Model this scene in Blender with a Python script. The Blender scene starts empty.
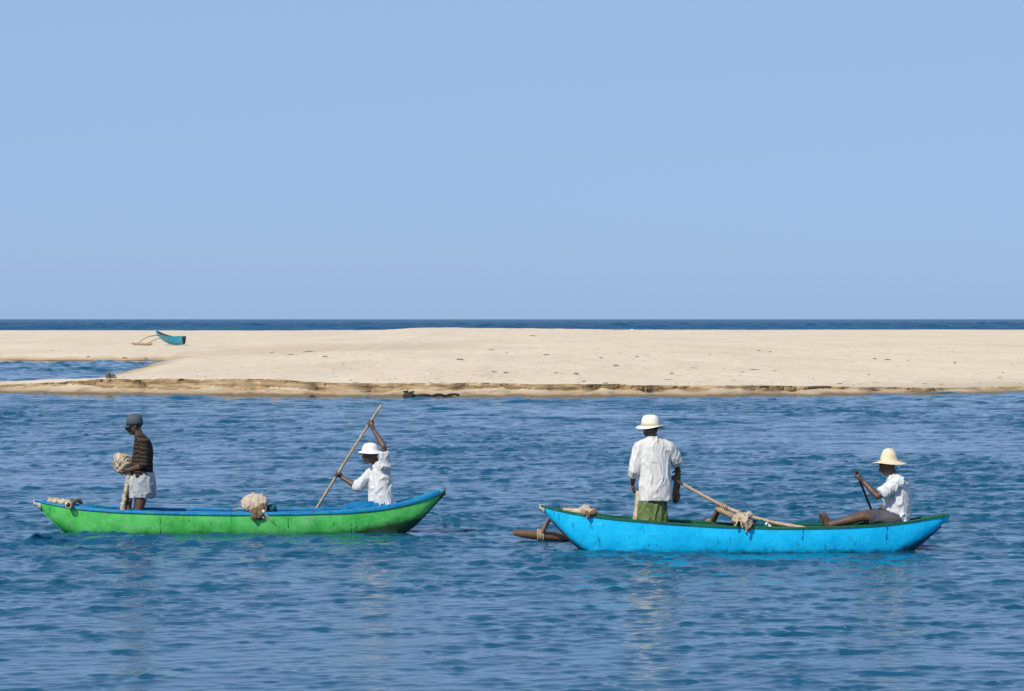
import bpy, bmesh, math, random
import numpy as np
from mathutils import Vector, Matrix, noise as mnoise

random.seed(7)
rng = np.random.default_rng(11)
scene = bpy.context.scene
COL = scene.collection

# ------------------------------------------------------------------ camera
CAM_H, FPX, HOR = 2.77, 2844.4, 319.0
cam = bpy.data.objects.new('camera', bpy.data.cameras.new('camera'))
COL.objects.link(cam)
scene.camera = cam
cam.data.lens = 100.0
cam.data.sensor_width = 36.0
cam.data.clip_start = 0.5
cam.data.clip_end = 40000.0
cam.location = (0, 0, CAM_H)
cam.rotation_euler = (math.radians(90.0) - math.atan((345.5 - HOR) / FPX), 0, 0)

# ------------------------------------------------------------------ sky and sun
SUN_EL, SUN_AZ = 42.0, 217.0            # azimuth clockwise from +Y: behind the camera, to its left
world = bpy.data.worlds.new('World')
scene.world = world
world.use_nodes = True
wt = world.node_tree
bg = wt.nodes['Background']
sky = wt.nodes.new('ShaderNodeTexSky')
sky.sky_type = 'NISHITA'
sky.sun_disc = False
sky.sun_elevation = math.radians(SUN_EL)
sky.sun_rotation = math.radians(SUN_AZ)
sky.air_density, sky.dust_density, sky.ozone_density = 0.5, 1.0, 6.0
veil = wt.nodes.new('ShaderNodeMix')     # even thin haze over the whole dome
veil.data_type = 'RGBA'
veil.inputs[0].default_value = 0.82
veil.inputs[7].default_value = (2.29, 3.33, 5.08, 1)
wt.links.new(sky.outputs[0], veil.inputs[6])
wt.links.new(veil.outputs[2], bg.inputs[0])
bg.inputs[1].default_value = 0.150

sun = bpy.data.objects.new('sun', bpy.data.lights.new('sun', 'SUN'))
COL.objects.link(sun)
sun.data.energy = 4.4
sun.data.angle = math.radians(0.53)
sun.data.color = (1.0, 0.93, 0.82)
az, el = math.radians(SUN_AZ), math.radians(SUN_EL)
to_sun = Vector((math.sin(az) * math.cos(el), math.cos(az) * math.cos(el), math.sin(el)))
sun.rotation_euler = (-to_sun).to_track_quat('-Z', 'Y').to_euler()
sun.location = to_sun * 60

vs = scene.view_settings
vs.view_transform = 'Standard'
vs.look = 'None'
vs.exposure = 0.0
vs.gamma = 1.0
vs.use_curve_mapping = False
scene.cycles.max_bounces = 6
scene.cycles.sample_clamp_direct = 5.0
scene.cycles.sample_clamp_indirect = 4.0

# ------------------------------------------------------------------ helpers
def P(u, v, d):
    """world point seen at photo position (u, v) at distance d"""
    return Vector(((u - 512.0) / FPX * d, d, CAM_H - (v - HOR) / FPX * d))

def mat_nodes(name, rough=0.7, spec=0.3):
    m = bpy.data.materials.new(name)
    m.use_nodes = True
    nt = m.node_tree
    b = nt.nodes['Principled BSDF']
    b.inputs['Roughness'].default_value = rough
    b.inputs['Specular IOR Level'].default_value = spec
    return m, nt, b

def add_noise(nt, scale, detail=4.0, rough=0.6, vec=None, stretch=None):
    n = nt.nodes.new('ShaderNodeTexNoise')
    n.inputs['Scale'].default_value = scale
    n.inputs['Detail'].default_value = detail
    n.inputs['Roughness'].default_value = rough
    if vec is None:
        tc = nt.nodes.new('ShaderNodeTexCoord')
        vec = tc.outputs['Object']
    if stretch:
        mp = nt.nodes.new('ShaderNodeMapping')
        mp.inputs['Scale'].default_value = stretch
        nt.links.new(vec, mp.inputs['Vector'])
        vec = mp.outputs[0]
    nt.links.new(vec, n.inputs['Vector'])
    return n

def ramp(nt, fac, stops):
    r = nt.nodes.new('ShaderNodeValToRGB')
    e = r.color_ramp.elements
    while len(e) < len(stops):
        e.new(0.5)
    for i, (p, c) in enumerate(stops):
        e[i].position = p
        e[i].color = (*c, 1) if len(c) == 3 else c
    nt.links.new(fac, r.inputs[0])
    return r

def mixc(nt, fac, a, b, mode='MIX'):
    m = nt.nodes.new('ShaderNodeMix')
    m.data_type = 'RGBA'
    m.blend_type = mode
    for sock, val in ((0, fac), (6, a), (7, b)):
        if hasattr(val, 'links'):
            nt.links.new(val, m.inputs[sock])
        elif sock == 0:
            m.inputs[0].default_value = val
        else:
            m.inputs[sock].default_value = (*val, 1)
    return m.outputs[2]

def math_node(nt, op, a, b=None, clamp=False):
    m = nt.nodes.new('ShaderNodeMath')
    m.operation = op
    m.use_clamp = clamp
    for i, val in enumerate((a, b)):
        if val is None:
            continue
        if hasattr(val, 'links'):
            nt.links.new(val, m.inputs[i])
        else:
            m.inputs[i].default_value = val
    return m.outputs[0]

def bump(nt, b, height, strength, dist, prev=None):
    n = nt.nodes.new('ShaderNodeBump')
    n.inputs['Strength'].default_value = strength
    n.inputs['Distance'].default_value = dist
    nt.links.new(height, n.inputs['Height'])
    if prev is not None:
        nt.links.new(prev, n.inputs['Normal'])
    nt.links.new(n.outputs[0], b.inputs['Normal'])
    return n.outputs[0]

def mat_mottled(name, c1, c2, scale=8.0, rough=0.75, spec=0.25, bumps=0.3, bdist=0.01, stretch=None):
    m, nt, b = mat_nodes(name, rough, spec)
    n = add_noise(nt, scale, 5, 0.65, stretch=stretch)
    r = ramp(nt, n.outputs[0], [(0.32, c1), (0.68, c2)])
    nt.links.new(r.outputs[0], b.inputs['Base Color'])
    if bumps:
        n2 = add_noise(nt, scale * 4, 4, 0.6, stretch=stretch)
        bump(nt, b, n2.outputs[0], bumps, bdist)
    return m

def setp(o, label=None, cat=None, group=None, kind=None):
    for k, val in (('label', label), ('category', cat), ('group', group), ('kind', kind)):
        if val:
            o[k] = val
    return o

def empty(name, loc):
    o = bpy.data.objects.new(name, None)
    o.location = loc
    o.empty_display_size = 0.2
    COL.objects.link(o)
    return o

class MB:
    """collects shapes in world space; build() turns them into one mesh object"""
    def __init__(self):
        self.v, self.f = [], []
    def add(self, vs_, fs):
        k = len(self.v)
        self.v += [Vector(p) for p in vs_]
        self.f += [tuple(i + k for i in f) for f in fs]
        return self
    def loft(self, rings, closed=True, caps=True):
        n = len(rings[0])
        vs_, fs = [], []
        for r in rings:
            vs_ += r
        for i in range(len(rings) - 1):
            for j in range(n if closed else n - 1):
                a, b_ = i * n + j, i * n + (j + 1) % n
                fs.append((a, b_, b_ + n, a + n))
        if caps:
            fs.append(tuple(reversed(range(n))))
            fs.append(tuple(range((len(rings) - 1) * n, len(rings) * n)))
        return self.add(vs_, fs)
    def tube(self, pts, radii, n=10, caps=True):
        pts = [Vector(p) for p in pts]
        if not hasattr(radii, '__len__'):
            radii = [radii] * len(pts)
        t0 = (pts[1] - pts[0]).normalized()
        ref = Vector((0, 0, 1)) if abs(t0.z) < 0.9 else Vector((1, 0, 0))
        nrm = (ref - t0 * ref.dot(t0)).normalized()
        rings = []
        for i, p in enumerate(pts):
            t = (pts[min(i + 1, len(pts) - 1)] - pts[max(i - 1, 0)]).normalized()
            nrm = (nrm - t * nrm.dot(t)).normalized()
            bi = t.cross(nrm)
            rings.append([p + (nrm * math.cos(a) + bi * math.sin(a)) * radii[i]
                          for a in (2 * math.pi * k / n for k in range(n))])
        return self.loft(rings, True, caps)
    def ball(self, c, rx, ry=None, rz=None, axes=None, nu=16, nv=10):
        ry = rx if ry is None else ry
        rz = rx if rz is None else rz
        c = Vector(c)
        ax = axes or (Vector((1, 0, 0)), Vector((0, 1, 0)), Vector((0, 0, 1)))
        vs_ = [c - ax[2] * rz]
        for i in range(1, nv):
            th = math.pi * i / nv
            for j in range(nu):
                ph = 2 * math.pi * j / nu
                vs_.append(c + ax[0] * (rx * math.sin(th) * math.cos(ph)) + ax[1] * (ry * math.sin(th) * math.sin(ph))
                           - ax[2] * (rz * math.cos(th)))
        vs_.append(c + ax[2] * rz)
        fs = []
        for j in range(nu):
            fs.append((0, 1 + (j + 1) % nu, 1 + j))
            fs.append((len(vs_) - 1, 1 + (nv - 2) * nu + j, 1 + (nv - 2) * nu + (j + 1) % nu))
        for i in range(nv - 2):
            for j in range(nu):
                a, b_ = 1 + i * nu + j, 1 + i * nu + (j + 1) % nu
                fs.append((a, b_, b_ + nu, a + nu))
        return self.add(vs_, fs)
    def cap(self, p0, p1, r0, r1, n=12):
        """tapered capsule"""
        p0, p1 = Vector(p0), Vector(p1)
        self.tube([p0, p0.lerp(p1, 0.5), p1], [r0, (r0 + r1) / 2, r1], n)
        self.ball(p0, r0, nu=n, nv=8)
        self.ball(p1, r1, nu=n, nv=8)
        return self
    def box(self, c, ax, h):
        c = Vector(c)
        vs_ = [c + ax[0] * (sx * h[0]) + ax[1] * (sy * h[1]) + ax[2] * (sz * h[2])
               for sx in (-1, 1) for sy in (-1, 1) for sz in (-1, 1)]
        return self.add(vs_, [(0, 1, 3, 2), (4, 6, 7, 5), (0, 4, 5, 1), (2, 3, 7, 6), (0, 2, 6, 4), (1, 5, 7, 3)])
    def mesh(self, name, origin=(0, 0, 0)):
        o = Vector(origin)
        me = bpy.data.meshes.new(name)
        me.from_pydata([tuple(p - o) for p in self.v], [], self.f)
        me.validate()
        bm = bmesh.new()
        bm.from_mesh(me)
        bmesh.ops.recalc_face_normals(bm, faces=bm.faces)
        bm.to_mesh(me)
        bm.free()
        return me
    def build(self, name, mat, parent=None, origin=None, smooth=True):
        org = Vector(origin) if origin is not None else (parent_origin(parent) if parent else Vector((0, 0, 0)))
        me = self.mesh(name, org)
        return link(name, me, mat, parent, org, smooth)
    def remesh(self, name, mat, parent=None, origin=None, voxel=0.01, smooth=2, fold=None, smooth_fac=0.5):
        org = Vector(origin) if origin is not None else (parent_origin(parent) if parent else Vector((0, 0, 0)))
        me = self.mesh('tmp', org)
        ob = bpy.data.objects.new('tmp', me)
        COL.objects.link(ob)
        md = ob.modifiers.new('r', 'REMESH')
        md.mode = 'VOXEL'
        md.voxel_size = voxel
        if smooth:
            ms = ob.modifiers.new('s', 'SMOOTH')
            ms.factor = smooth_fac
            ms.iterations = smooth
        dg = bpy.context.evaluated_depsgraph_get()
        res = bpy.data.meshes.new_from_object(ob.evaluated_get(dg))
        bpy.data.objects.remove(ob)
        bpy.data.meshes.remove(me)
        res.name = name
        if fold:
            vn = [v.normal.copy() for v in res.vertices]
            for v, nn in zip(res.vertices, vn):
                v.co += nn * fold(v.co)
            res.update()
        return link(name, res, mat, parent, org, True)

def parent_origin(p):
    o = Vector(p.location)
    while p.parent:
        p = p.parent
        o += Vector(p.location)
    return o

def link(name, me, mat, parent, org, smooth=True):
    me.materials.clear()
    me.materials.append(mat)
    if smooth:
        me.polygons.foreach_set('use_smooth', [True] * len(me.polygons))
    ob = bpy.data.objects.new(name, me)
    COL.objects.link(ob)
    if parent:
        ob.parent = parent
        ob.location = org - parent_origin(parent)
    else:
        ob.location = org
    return ob

def bez(pts, n=24):
    """smooth Catmull-Rom path through points"""
    pts = [Vector(p) for p in pts]
    q = [pts[0] * 2 - pts[1]] + pts + [pts[-1] * 2 - pts[-2]]
    out = []
    for i in range(1, len(q) - 2):
        m = max(2, n // (len(pts) - 1))
        for k in range(m):
            t = k / m
            a, b_, c, d = q[i - 1], q[i], q[i + 1], q[i + 2]
            out.append(0.5 * ((2 * b_) + (c - a) * t + (2 * a - 5 * b_ + 4 * c - d) * t * t
                              + (3 * b_ - a - 3 * c + d) * t ** 3))
    out.append(pts[-1])
    return out

# vectorised value noise
def vnoise(x, y, seed=0):
    xi, yi = np.floor(x), np.floor(y)
    fx, fy = x - xi, y - yi
    fx, fy = fx * fx * (3 - 2 * fx), fy * fy * (3 - 2 * fy)
    def h(a, b_):
        s = np.sin(a * 127.1 + b_ * 311.7 + seed * 74.7) * 43758.5453
        return s - np.floor(s)
    a, b_ = h(xi, yi), h(xi + 1, yi)
    c, d = h(xi, yi + 1), h(xi + 1, yi + 1)
    return (a + (b_ - a) * fx) * (1 - fy) + (c + (d - c) * fx) * fy - 0.5

def fbm(x, y, seed=0, octv=4):
    s, a = 0, 1.0
    for k in range(octv):
        s = s + a * vnoise(x * 2 ** k, y * 2 ** k, seed + k)
        a *= 0.5
    return s

def grid_object(name, X, Y, Z, mat, keep=None):
    ny, nx = X.shape
    co = np.stack([X, Y, Z], -1).reshape(-1, 3).astype(np.float32)
    idx = np.arange(nx * ny).reshape(ny, nx)
    q = np.stack([idx[:-1, :-1], idx[:-1, 1:], idx[1:, 1:], idx[1:, :-1]], -1).reshape(-1, 4)
    if keep is not None:
        q = q[keep.reshape(-1)]
    me = bpy.data.meshes.new(name)
    me.vertices.add(len(co))
    me.vertices.foreach_set('co', co.reshape(-1))
    me.loops.add(len(q) * 4)
    me.loops.foreach_set('vertex_index', q.reshape(-1).astype(np.int32))
    me.polygons.add(len(q))
    me.polygons.foreach_set('loop_start', np.arange(0, len(q) * 4, 4, dtype=np.int32))
    me.polygons.foreach_set('loop_total', np.full(len(q), 4, dtype=np.int32))
    me.update(calc_edges=True)
    me.polygons.foreach_set('use_smooth', np.ones(len(q), dtype=bool))
    me.materials.append(mat)
    ob = bpy.data.objects.new(name, me)
    COL.objects.link(ob)
    return ob

def steps(segs):
    """coordinates from (start, end, step0, step1) segments"""
    out = []
    for a, b_, s0, s1 in segs:
        p = a
        while p < b_ - 1e-6:
            out.append(p)
            p += s0 + (s1 - s0) * (p - a) / (b_ - a)
    out.append(segs[-1][1])
    return np.array(out)

def sym(segs):
    p = steps(segs)
    return np.concatenate([-p[::-1][:-1], p])

# ------------------------------------------------------------------ the setting: sandbar
def shore_y(x):
    return np.interp(x, [-300, -60, -19, -8, 0, 7, 19, 60, 300], [118, 111, 105.5, 100.5, 99.6, 100.6, 105.0, 112, 125]) \
        + 0.9 * fbm(x * 0.16, x * 0 + 3.3, 5, 4)

def scarp_t(x):
    return 1.9 + 0.8 * fbm(x * 0.4, x * 0 + 1.7, 33, 3) + 0.55 * fbm(x * 1.3, x * 0 + 2.9, 34, 3)

def sand_lip(x, y):
    """how far the crust along the top of the cut bank overhangs towards the water"""
    q = y - shore_y(x) - scarp_t(x)
    ov = np.clip(0.21 + 0.36 * fbm(x * 0.55, x * 0 + 8.8, 45, 4), 0.0, 0.34) * np.interp(x, [-30, -18, -4, 12, 18], [0.5, 0.7, 0.8, 1.0, 0.4])
    return ov * np.clip((q - 0.06) / 0.06, 0, 1) * np.clip((1.6 - q) / 1.2, 0, 1)

def sand_z(x, y):
    sy = shore_y(x)
    t = y - sy
    rel = fbm(x * 0.9, y * 0.45, 21, 5)
    # beach face below the scarp
    z = np.interp(t, [-30, -6, -1.5, 0, 3.0], [-2.5, -0.7, -0.14, 0.0, 0.09])
    z = np.where(t > 3.0, 0.10, z)
    # scarp: two unequal ledges, ragged in plan
    h = np.interp(x, [-40, -20, -15, -9, -3, 3, 8, 12, 16, 40], [0.12, 0.17, 0.42, 0.50, 0.42, 0.33, 0.30, 0.24, 0.15, 0.11])
    h = h * (1 + 0.25 * fbm(x * 0.35, x * 0 + 9.1, 31, 3))
    t0 = scarp_t(x) + 0.10 * fbm(x * 2.3, y * 0.6, 35, 2)
    s0 = np.clip((t - t0) / 0.10, 0, 1)
    s1 = np.clip((t - t0 + 0.8 + 0.8 * fbm(x * 0.9, x * 0 + 5.1, 37, 3)) / 0.12, 0, 1)
    slump = h * 0.9 * np.clip(fbm(x * 0.6, x * 0 + 4.4, 41, 3) + 0.05, 0, 1) * np.exp(-(np.clip(t0 - t, 0, 9) / 0.7) ** 2) * (t < t0 + 0.1)
    z = z + np.minimum(h * (0.80 * s0 + 0.20 * s1) + slump * (1 - s0), h)
    # gently rising back beach, crest, and the sea side
    up = np.interp(t, [3.5, 8, 25, 60, 150, 260, 340, 375, 440, 600], [0, 0.08, 0.20, 0.36, 0.58, 0.72, 0.80, 0.62, -1.6, -3.0])
    lowl = np.interp(x, [-30, -15, 5, 60], [-0.06, 0.0, 0.03, 0.06])
    z = z + up + lowl * np.clip(t / 30, 0, 1)
    roll = np.clip((t - 5) / 25, 0, 1)
    z = z + roll * np.interp(y, [100, 180, 300], [0.09, 0.06, 0.02]) * fbm(x * 0.045, y * 0.02, 43, 3) + roll * np.interp(y, [100, 200, 320], [0.13, 0.10, 0.0]) * fbm(x * 0.20, y * 0.085, 47, 3) + 0.07 * np.clip((t - 3) / 3, 0, 1) * rel
    # low dune swell right of the lagoon inlet
    z = z + 0.30 * np.exp(-((x + 10) / 9.5) ** 4 - ((y - 134) / 18) ** 4) - 0.22 * np.exp(-((x + 13) / 12) ** 2 - ((y - 186) / 24) ** 2)
    # lagoon inlet on the left
    e1 = np.interp(y, [112, 122, 133, 154, 171, 190], [-18.3, -19.2, -19.5, -20.6, -21.8, -23.4]) + 0.7 * fbm(y * 0.09, y * 0, 51, 3) - x   # >0 left of its east bank
    e2 = y - (113.8 + 0.6 * fbm(x * 0.2, x * 0 + 7, 53, 3))        # >0 beyond its near bank
    e3 = (186.0 + 2.4 * fbm(x * 0.2, x * 0 + 4, 55, 3)) - y        # >0 before its far bank
    inside = np.minimum(np.minimum(e1, e2 * 0.8), e3 * 0.5)
    bank = lambda q: np.interp(q, [-3, -0.6, 0, 0.6, 2.6, 9, 40], [-0.9, -0.12, 0.0, 0.11, 0.40, 0.75, 3.0])
    zin = bank(-inside)
    fade = np.clip(1 + e1 / 5, 0, 1)
    ledge = 0.30 * np.clip((-e3 - 1.2) / 0.5, 0, 1) * fade         # cut bank on the far side
    zin = np.where(e3 < 0, np.interp(-e3, [0, 1.2, 40, 80], [0, 0.06, 0.4, 3.0]) + ledge + bank(np.maximum(-e1, 0)), zin)
    k = np.minimum(z, zin)
    return k

sand_m, nt, b = mat_nodes('sand', 0.95, 0.15)
geo = nt.nodes.new('ShaderNodeNewGeometry')
sep = nt.nodes.new('ShaderNodeSeparateXYZ')
nt.links.new(geo.outputs['Position'], sep.inputs[0])
n1 = add_noise(nt, 0.11, 8, 0.68, geo.outputs['Position'], (1.0, 0.35, 1.0))
n2 = add_noise(nt, 2.2, 5, 0.7, geo.outputs['Position'], (1.0, 0.3, 1.0))
dry = ramp(nt, n1.outputs[0], [(0.30, (0.585, 0.47, 0.335)), (0.5, (0.65, 0.53, 0.385)), (0.7, (0.70, 0.58, 0.43))])
sp = ramp(nt, n2.outputs[0], [(0.30, (0.70, 0.69, 0.67)), (0.44, (0.98, 0.98, 0.98)), (0.60, (1, 1, 1)), (0.75, (1.10, 1.09, 1.07))])
c = mixc(nt, 1.0, dry.outputs[0], sp.outputs[0], 'MULTIPLY')
# a damp swale running on from the head of the inlet
sw = nt.nodes.new('ShaderNodeMapping')
sw.inputs['Location'].default_value = (13 / 15, -188 / 30, 0)
sw.inputs['Scale'].default_value = (1 / 15, 1 / 30, 0)
nt.links.new(geo.outputs['Position'], sw.inputs['Vector'])
ln = nt.nodes.new('ShaderNodeVectorMath')
ln.operation = 'LENGTH'
nt.links.new(sw.outputs[0], ln.inputs[0])
swd = math_node(nt, 'ADD', ln.outputs['Value'], math_node(nt, 'MULTIPLY', math_node(nt, 'SUBTRACT', n1.outputs[0], 0.5), 1.2))
swr = ramp(nt, swd, [(0.45, (1, 1, 1)), (1.0, (0, 0, 0))])
c = mixc(nt, math_node(nt, 'MULTIPLY', swr.outputs[0], 0.55), c, (0.50, 0.385, 0.27))
# damp and wet sand by height above the water
nw = add_noise(nt, 0.8, 5, 0.6, geo.outputs['Position'], (1.0, 0.4, 3.0))
hz = math_node(nt, 'ADD', sep.outputs[2], math_node(nt, 'MULTIPLY', math_node(nt, 'SUBTRACT', nw.outputs[0], 0.5), 0.22))
damp = ramp(nt, hz, [(0.15, (1, 1, 1)), (0.38, (0, 0, 0))])
# strata of coarser ochre sand exposed in the cut bank (steep faces)
sepn = nt.nodes.new('ShaderNodeSeparateXYZ')
nt.links.new(geo.outputs['True Normal'], sepn.inputs[0])
steep = ramp(nt, sepn.outputs[2], [(0.55, (1, 1, 1)), (0.93, (0, 0, 0))])
ns = add_noise(nt, 1.0, 5, 0.7, geo.outputs['Position'], (0.9, 0.9, 10.0))
strata = ramp(nt, ns.outputs[0], [(0.34, (0.10, 0.068, 0.036)), (0.46, (0.24, 0.17, 0.095)), (0.64, (0.44, 0.335, 0.205))])
c = mixc(nt, math_node(nt, 'MULTIPLY', damp.outputs[0], 0.8), c, (0.36, 0.27, 0.165))
c = mixc(nt, steep.outputs[0], c, strata.outputs[0])
wet = ramp(nt, hz, [(0.055, (1, 1, 1)), (0.13, (0, 0, 0))])
c = mixc(nt, math_node(nt, 'MULTIPLY', wet.outputs[0], 0.9), c, (0.15, 0.105, 0.062))
nt.links.new(c, b.inputs['Base Color'])
nb = add_noise(nt, 3.0, 6, 0.7, geo.outputs['Position'], (1.0, 0.6, 1.0))
bump(nt, b, nb.outputs[0], 0.5, 0.06)

sx = sym([(0, 23, 0.11, 0.11), (23, 34, 0.15, 0.6), (34, 90, 0.8, 4), (90, 420, 6, 40)])
syy = steps([(88, 98, 0.8, 0.4), (98, 113, 0.085, 0.085), (113, 122, 0.10, 0.3), (122, 182, 0.45, 0.45), (182, 195, 0.16, 0.3),
             (195, 300, 0.6, 1.5), (300, 560, 2, 4)])
SX, SY = np.meshgrid(sx, syy)
SZ = sand_z(SX, SY)
setp(grid_object('sandbar', SX, SY - sand_lip(SX, SY), SZ, sand_m), kind='structure')

def sand_at(x, y):
    return float(sand_z(np.array([float(x)]), np.array([float(y)]))[0])

def ground_hit(u, v):
    d = np.concatenate([np.arange(97, 200, 0.1), np.arange(200, 520, 0.5)])
    x, z = (u - 512.0) / FPX * d, CAM_H - (v - HOR) / FPX * d
    hit = np.nonzero(z <= np.maximum(0.0, sand_z(x, d)))[0]
    i = hit[0] if len(hit) else len(d) - 1
    return Vector((float(x[i]), float(d[i]), float(z[i])))

# ------------------------------------------------------------------ boats: profile tables (metres, boat space x along the hull)
DL, DR = 36.85, 34.1                      # distances of the two boats
def prof(pts, d):
    """(u, v) outline points at distance d -> arrays of x and z"""
    q = [P(u, v, d) for u, v in pts]
    return np.array([p.x for p in q]), np.array([p.z for p in q])

class Hull:
    def __init__(self, d, sheer, keel, beam, sheer_off):
        self.d = d
        self.sx, self.sz = prof(sheer, d - sheer_off)
        self.kx, self.kz = prof(keel, d)
        self.x0, self.x1 = self.kx[0], self.kx[-1]
        self.sx[0], self.sx[-1] = self.x0, self.x1
        self.beam = beam
    def zg(self, x):
        return float(np.interp(x, self.sx, self.sz))
    def zk(self, x):
        return float(np.interp(x, self.kx, self.kz))
    def hb(self, x):
        t = abs((x - self.x0) / (self.x1 - self.x0) * 2 - 1)
        return self.beam * max(0.055, (1 - t ** 2.4)) ** 0.62
    def smooth(self):
        xs = np.linspace(self.x0, self.x1, 160)
        def sm(a, n):
            for _ in range(n):
                a = np.concatenate([[a[0]], (a[:-2] + 2 * a[1:-1] + a[2:]) / 4, [a[-1]]])
            return a
        g = sm(np.interp(xs, self.sx, self.sz), 25)
        k = sm(np.interp(xs, self.kx, self.kz), 22)
        k = np.minimum(k, g - 0.035)
        self.sx, self.sz, self.kx, self.kz = xs, g, xs, k
        return self
    def section(self, x, off=0.0, f0=0.0, f1=1.0, n=12, floor=0.0):
        """one side's curve from keel (f=0) to gunwale (f=1), inset by off"""
        zg, zk, hb = self.zg(x), self.zk(x) + floor, max(0.004, self.hb(x) - off)
        out = []
        for i in range(n + 1):
            f = f0 + (f1 - f0) * i / n
            th = f * math.pi / 2
            out.append((hb * math.sin(th) ** 0.72, zk + (zg - zk) * (1 - math.cos(th)) ** 0.92))
        return out
    def ring(self, x, off, f0=0.0, f1=1.0, n=12, floor=0.0):
        s = self.section(x, off, f0, f1, n, floor)
        pts = [Vector((x, self.d - y, z)) for y, z in reversed(s)]
        pts += [Vector((x, self.d + y, z)) for y, z in s[1:]]
        return pts

hl = Hull(DL, [(35, 502), (50, 504.5), (75, 508), (110, 510.5), (160, 512), (230, 513), (300, 512.5), (345, 511), (380, 507.5), (410, 501.5), (432, 494), (444.5, 490)],
          [(35, 503.5), (45, 513), (56, 525), (66, 534), (90, 541), (150, 546), (250, 547), (350, 545), (390, 539), (410, 531), (430, 509), (444.5, 493)], 0.36, 0.30).smooth()
hr = Hull(DR, [(540.5, 507), (560, 511.5), (585, 516), (620, 519.7), (670, 523.5), (720, 526.5), (780, 528), (840, 527.5), (890, 525), (925, 520.5), (949.5, 516)],
          [(540.5, 508.5), (552, 520), (566, 536), (580, 550), (600, 560), (660, 566), (760, 568), (850, 565), (895, 560), (914, 550), (933, 533), (949.5, 518)], 0.335, 0.28).smooth()

# ------------------------------------------------------------------ water
water_m, nt, b = mat_nodes('lagoon_water', 0.03, 0.5)
b.inputs['Base Color'].default_value = (0.006, 0.068, 0.132, 1)
b.inputs['IOR'].default_value = 1.333
geo = nt.nodes.new('ShaderNodeNewGeometry')
w1 = add_noise(nt, 17.0, 3, 0.55, geo.outputs['Position'], (0.75, 1.0, 0.0))
bump(nt, b, w1.outputs[0], 1.0, 0.0025)

def wave_field(X, Y, comps, chop=0.75):
    dx = np.zeros_like(X); dy = np.zeros_like(X); dz = np.zeros_like(X)
    for kx, ky, a, ph in comps:
        k = math.hypot(kx, ky)
        p = kx * X + ky * Y + ph
        s = np.sin(p); co = np.cos(p)
        dz += a * s
        dx += chop * a * kx / k * co
        dy += chop * a * ky / k * co
    return dx, dy, dz

def wave_set(n, lmin, lmax, slope, wind, spread, r):
    out = []
    for i in range(n):
        lam = lmin * (lmax / lmin) ** ((i + r.random()) / n)
        k = 2 * math.pi / lam
        a = slope / math.sqrt(n / 2) / k
        th = wind + r.normal() * spread
        out.append((k * math.cos(th), k * math.sin(th), a, r.random() * 6.283))
    return out

wy = steps([(-60, 10, 10, 2), (10, 19, 1.0, 0.08), (19, 30, 0.032, 0.036), (30, 46, 0.036, 0.06), (46, 112, 0.07, 0.26), (112, 200, 0.5, 0.7)])
base = sym([(0, 1.0, 1 / 210, 1 / 210), (1.0, 1.9, 0.008, 0.05), (1.9, 12, 0.2, 3.0)])
WX, WY = np.meshgrid(base, wy)
WX = WX * np.clip(0.18 * WY * 1.06 + 1.6, 5.4, 99) * 1.06     # finer mesh near by, coarser far off and to the sides
comps = wave_set(100, 0.095, 0.34, 0.25, math.radians(-78), 0.58, rng) + wave_set(34, 0.34, 1.6, 0.085, math.radians(-80), 0.5, rng) + wave_set(10, 1.6, 4.5, 0.018, math.radians(-80), 0.5, rng)
ddx, ddy, ddz = wave_field(WX, WY, comps)
cfar = wave_set(40, 0.7, 2.4, 0.12, math.radians(-82), 0.5, rng)
fx_, fy_, fz_ = wave_field(WX, WY, cfar)
farw = np.interp(WY, [40, 75, 105, 112, 125, 200], [0, 0.75, 1.15, 1.3, 2.2, 2.6])
ddx, ddy, ddz = ddx + fx_ * farw, ddy + fy_ * farw, ddz + fz_ * farw
env = 0.85 + 0.75 * fbm(WX * 0.13, WY * 0.08, 61, 3) + 0.35 * fbm(WX * 0.5, WY * 0.35, 67, 2)
gust = 0.48 + 1.75 * np.clip(fbm(WX * 2.6 + 3.3, WY * 3.6, 71, 3) + 0.20, 0, 1) ** 1.15      # small groups of steeper wavelets
gust = gust + (0.95 - gust) * np.interp(WY, [40, 80], [0, 1])
env = np.clip(env, 0.4, 1.3) * gust
calm = np.interp(WY, [0, 21, 30, 42, 98, 104, 112, 200], [0.72, 0.76, 0.92, 1.0, 1.4, 0.9, 1.0, 1.0])
edge = np.clip((40 - np.abs(WX)) / 10, 0, 1) * np.clip((WY - 12) / 6, 0, 1)
amp = env * calm * edge
ZW = ddz * amp
XW, YW = WX + ddx * amp, WY + ddy * amp - 1.3 * ZW      # wind-driven: fronts steeper than backs
def inside_hull(h, X, Y):
    xs_ = np.linspace(h.x0, h.x1, 160)
    hbv = np.array([h.hb(x) if h.zk(x) < -0.02 else -1 for x in xs_])
    return np.abs(Y - h.d) < np.interp(X, xs_, hbv, -1, -1) * 0.86
ins = inside_hull(hl, WX, WY) | inside_hull(hr, WX, WY)
hole = ins[:-1, :-1] & ins[1:, :-1] & ins[:-1, 1:] & ins[1:, 1:]
under = sand_z(WX, WY) > 0.35
hole |= under[:-1, :-1] & under[1:, :-1] & under[:-1, 1:] & under[1:, 1:]
setp(grid_object('lagoon_water', XW, YW, ZW, water_m, ~hole), kind='structure')

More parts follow.
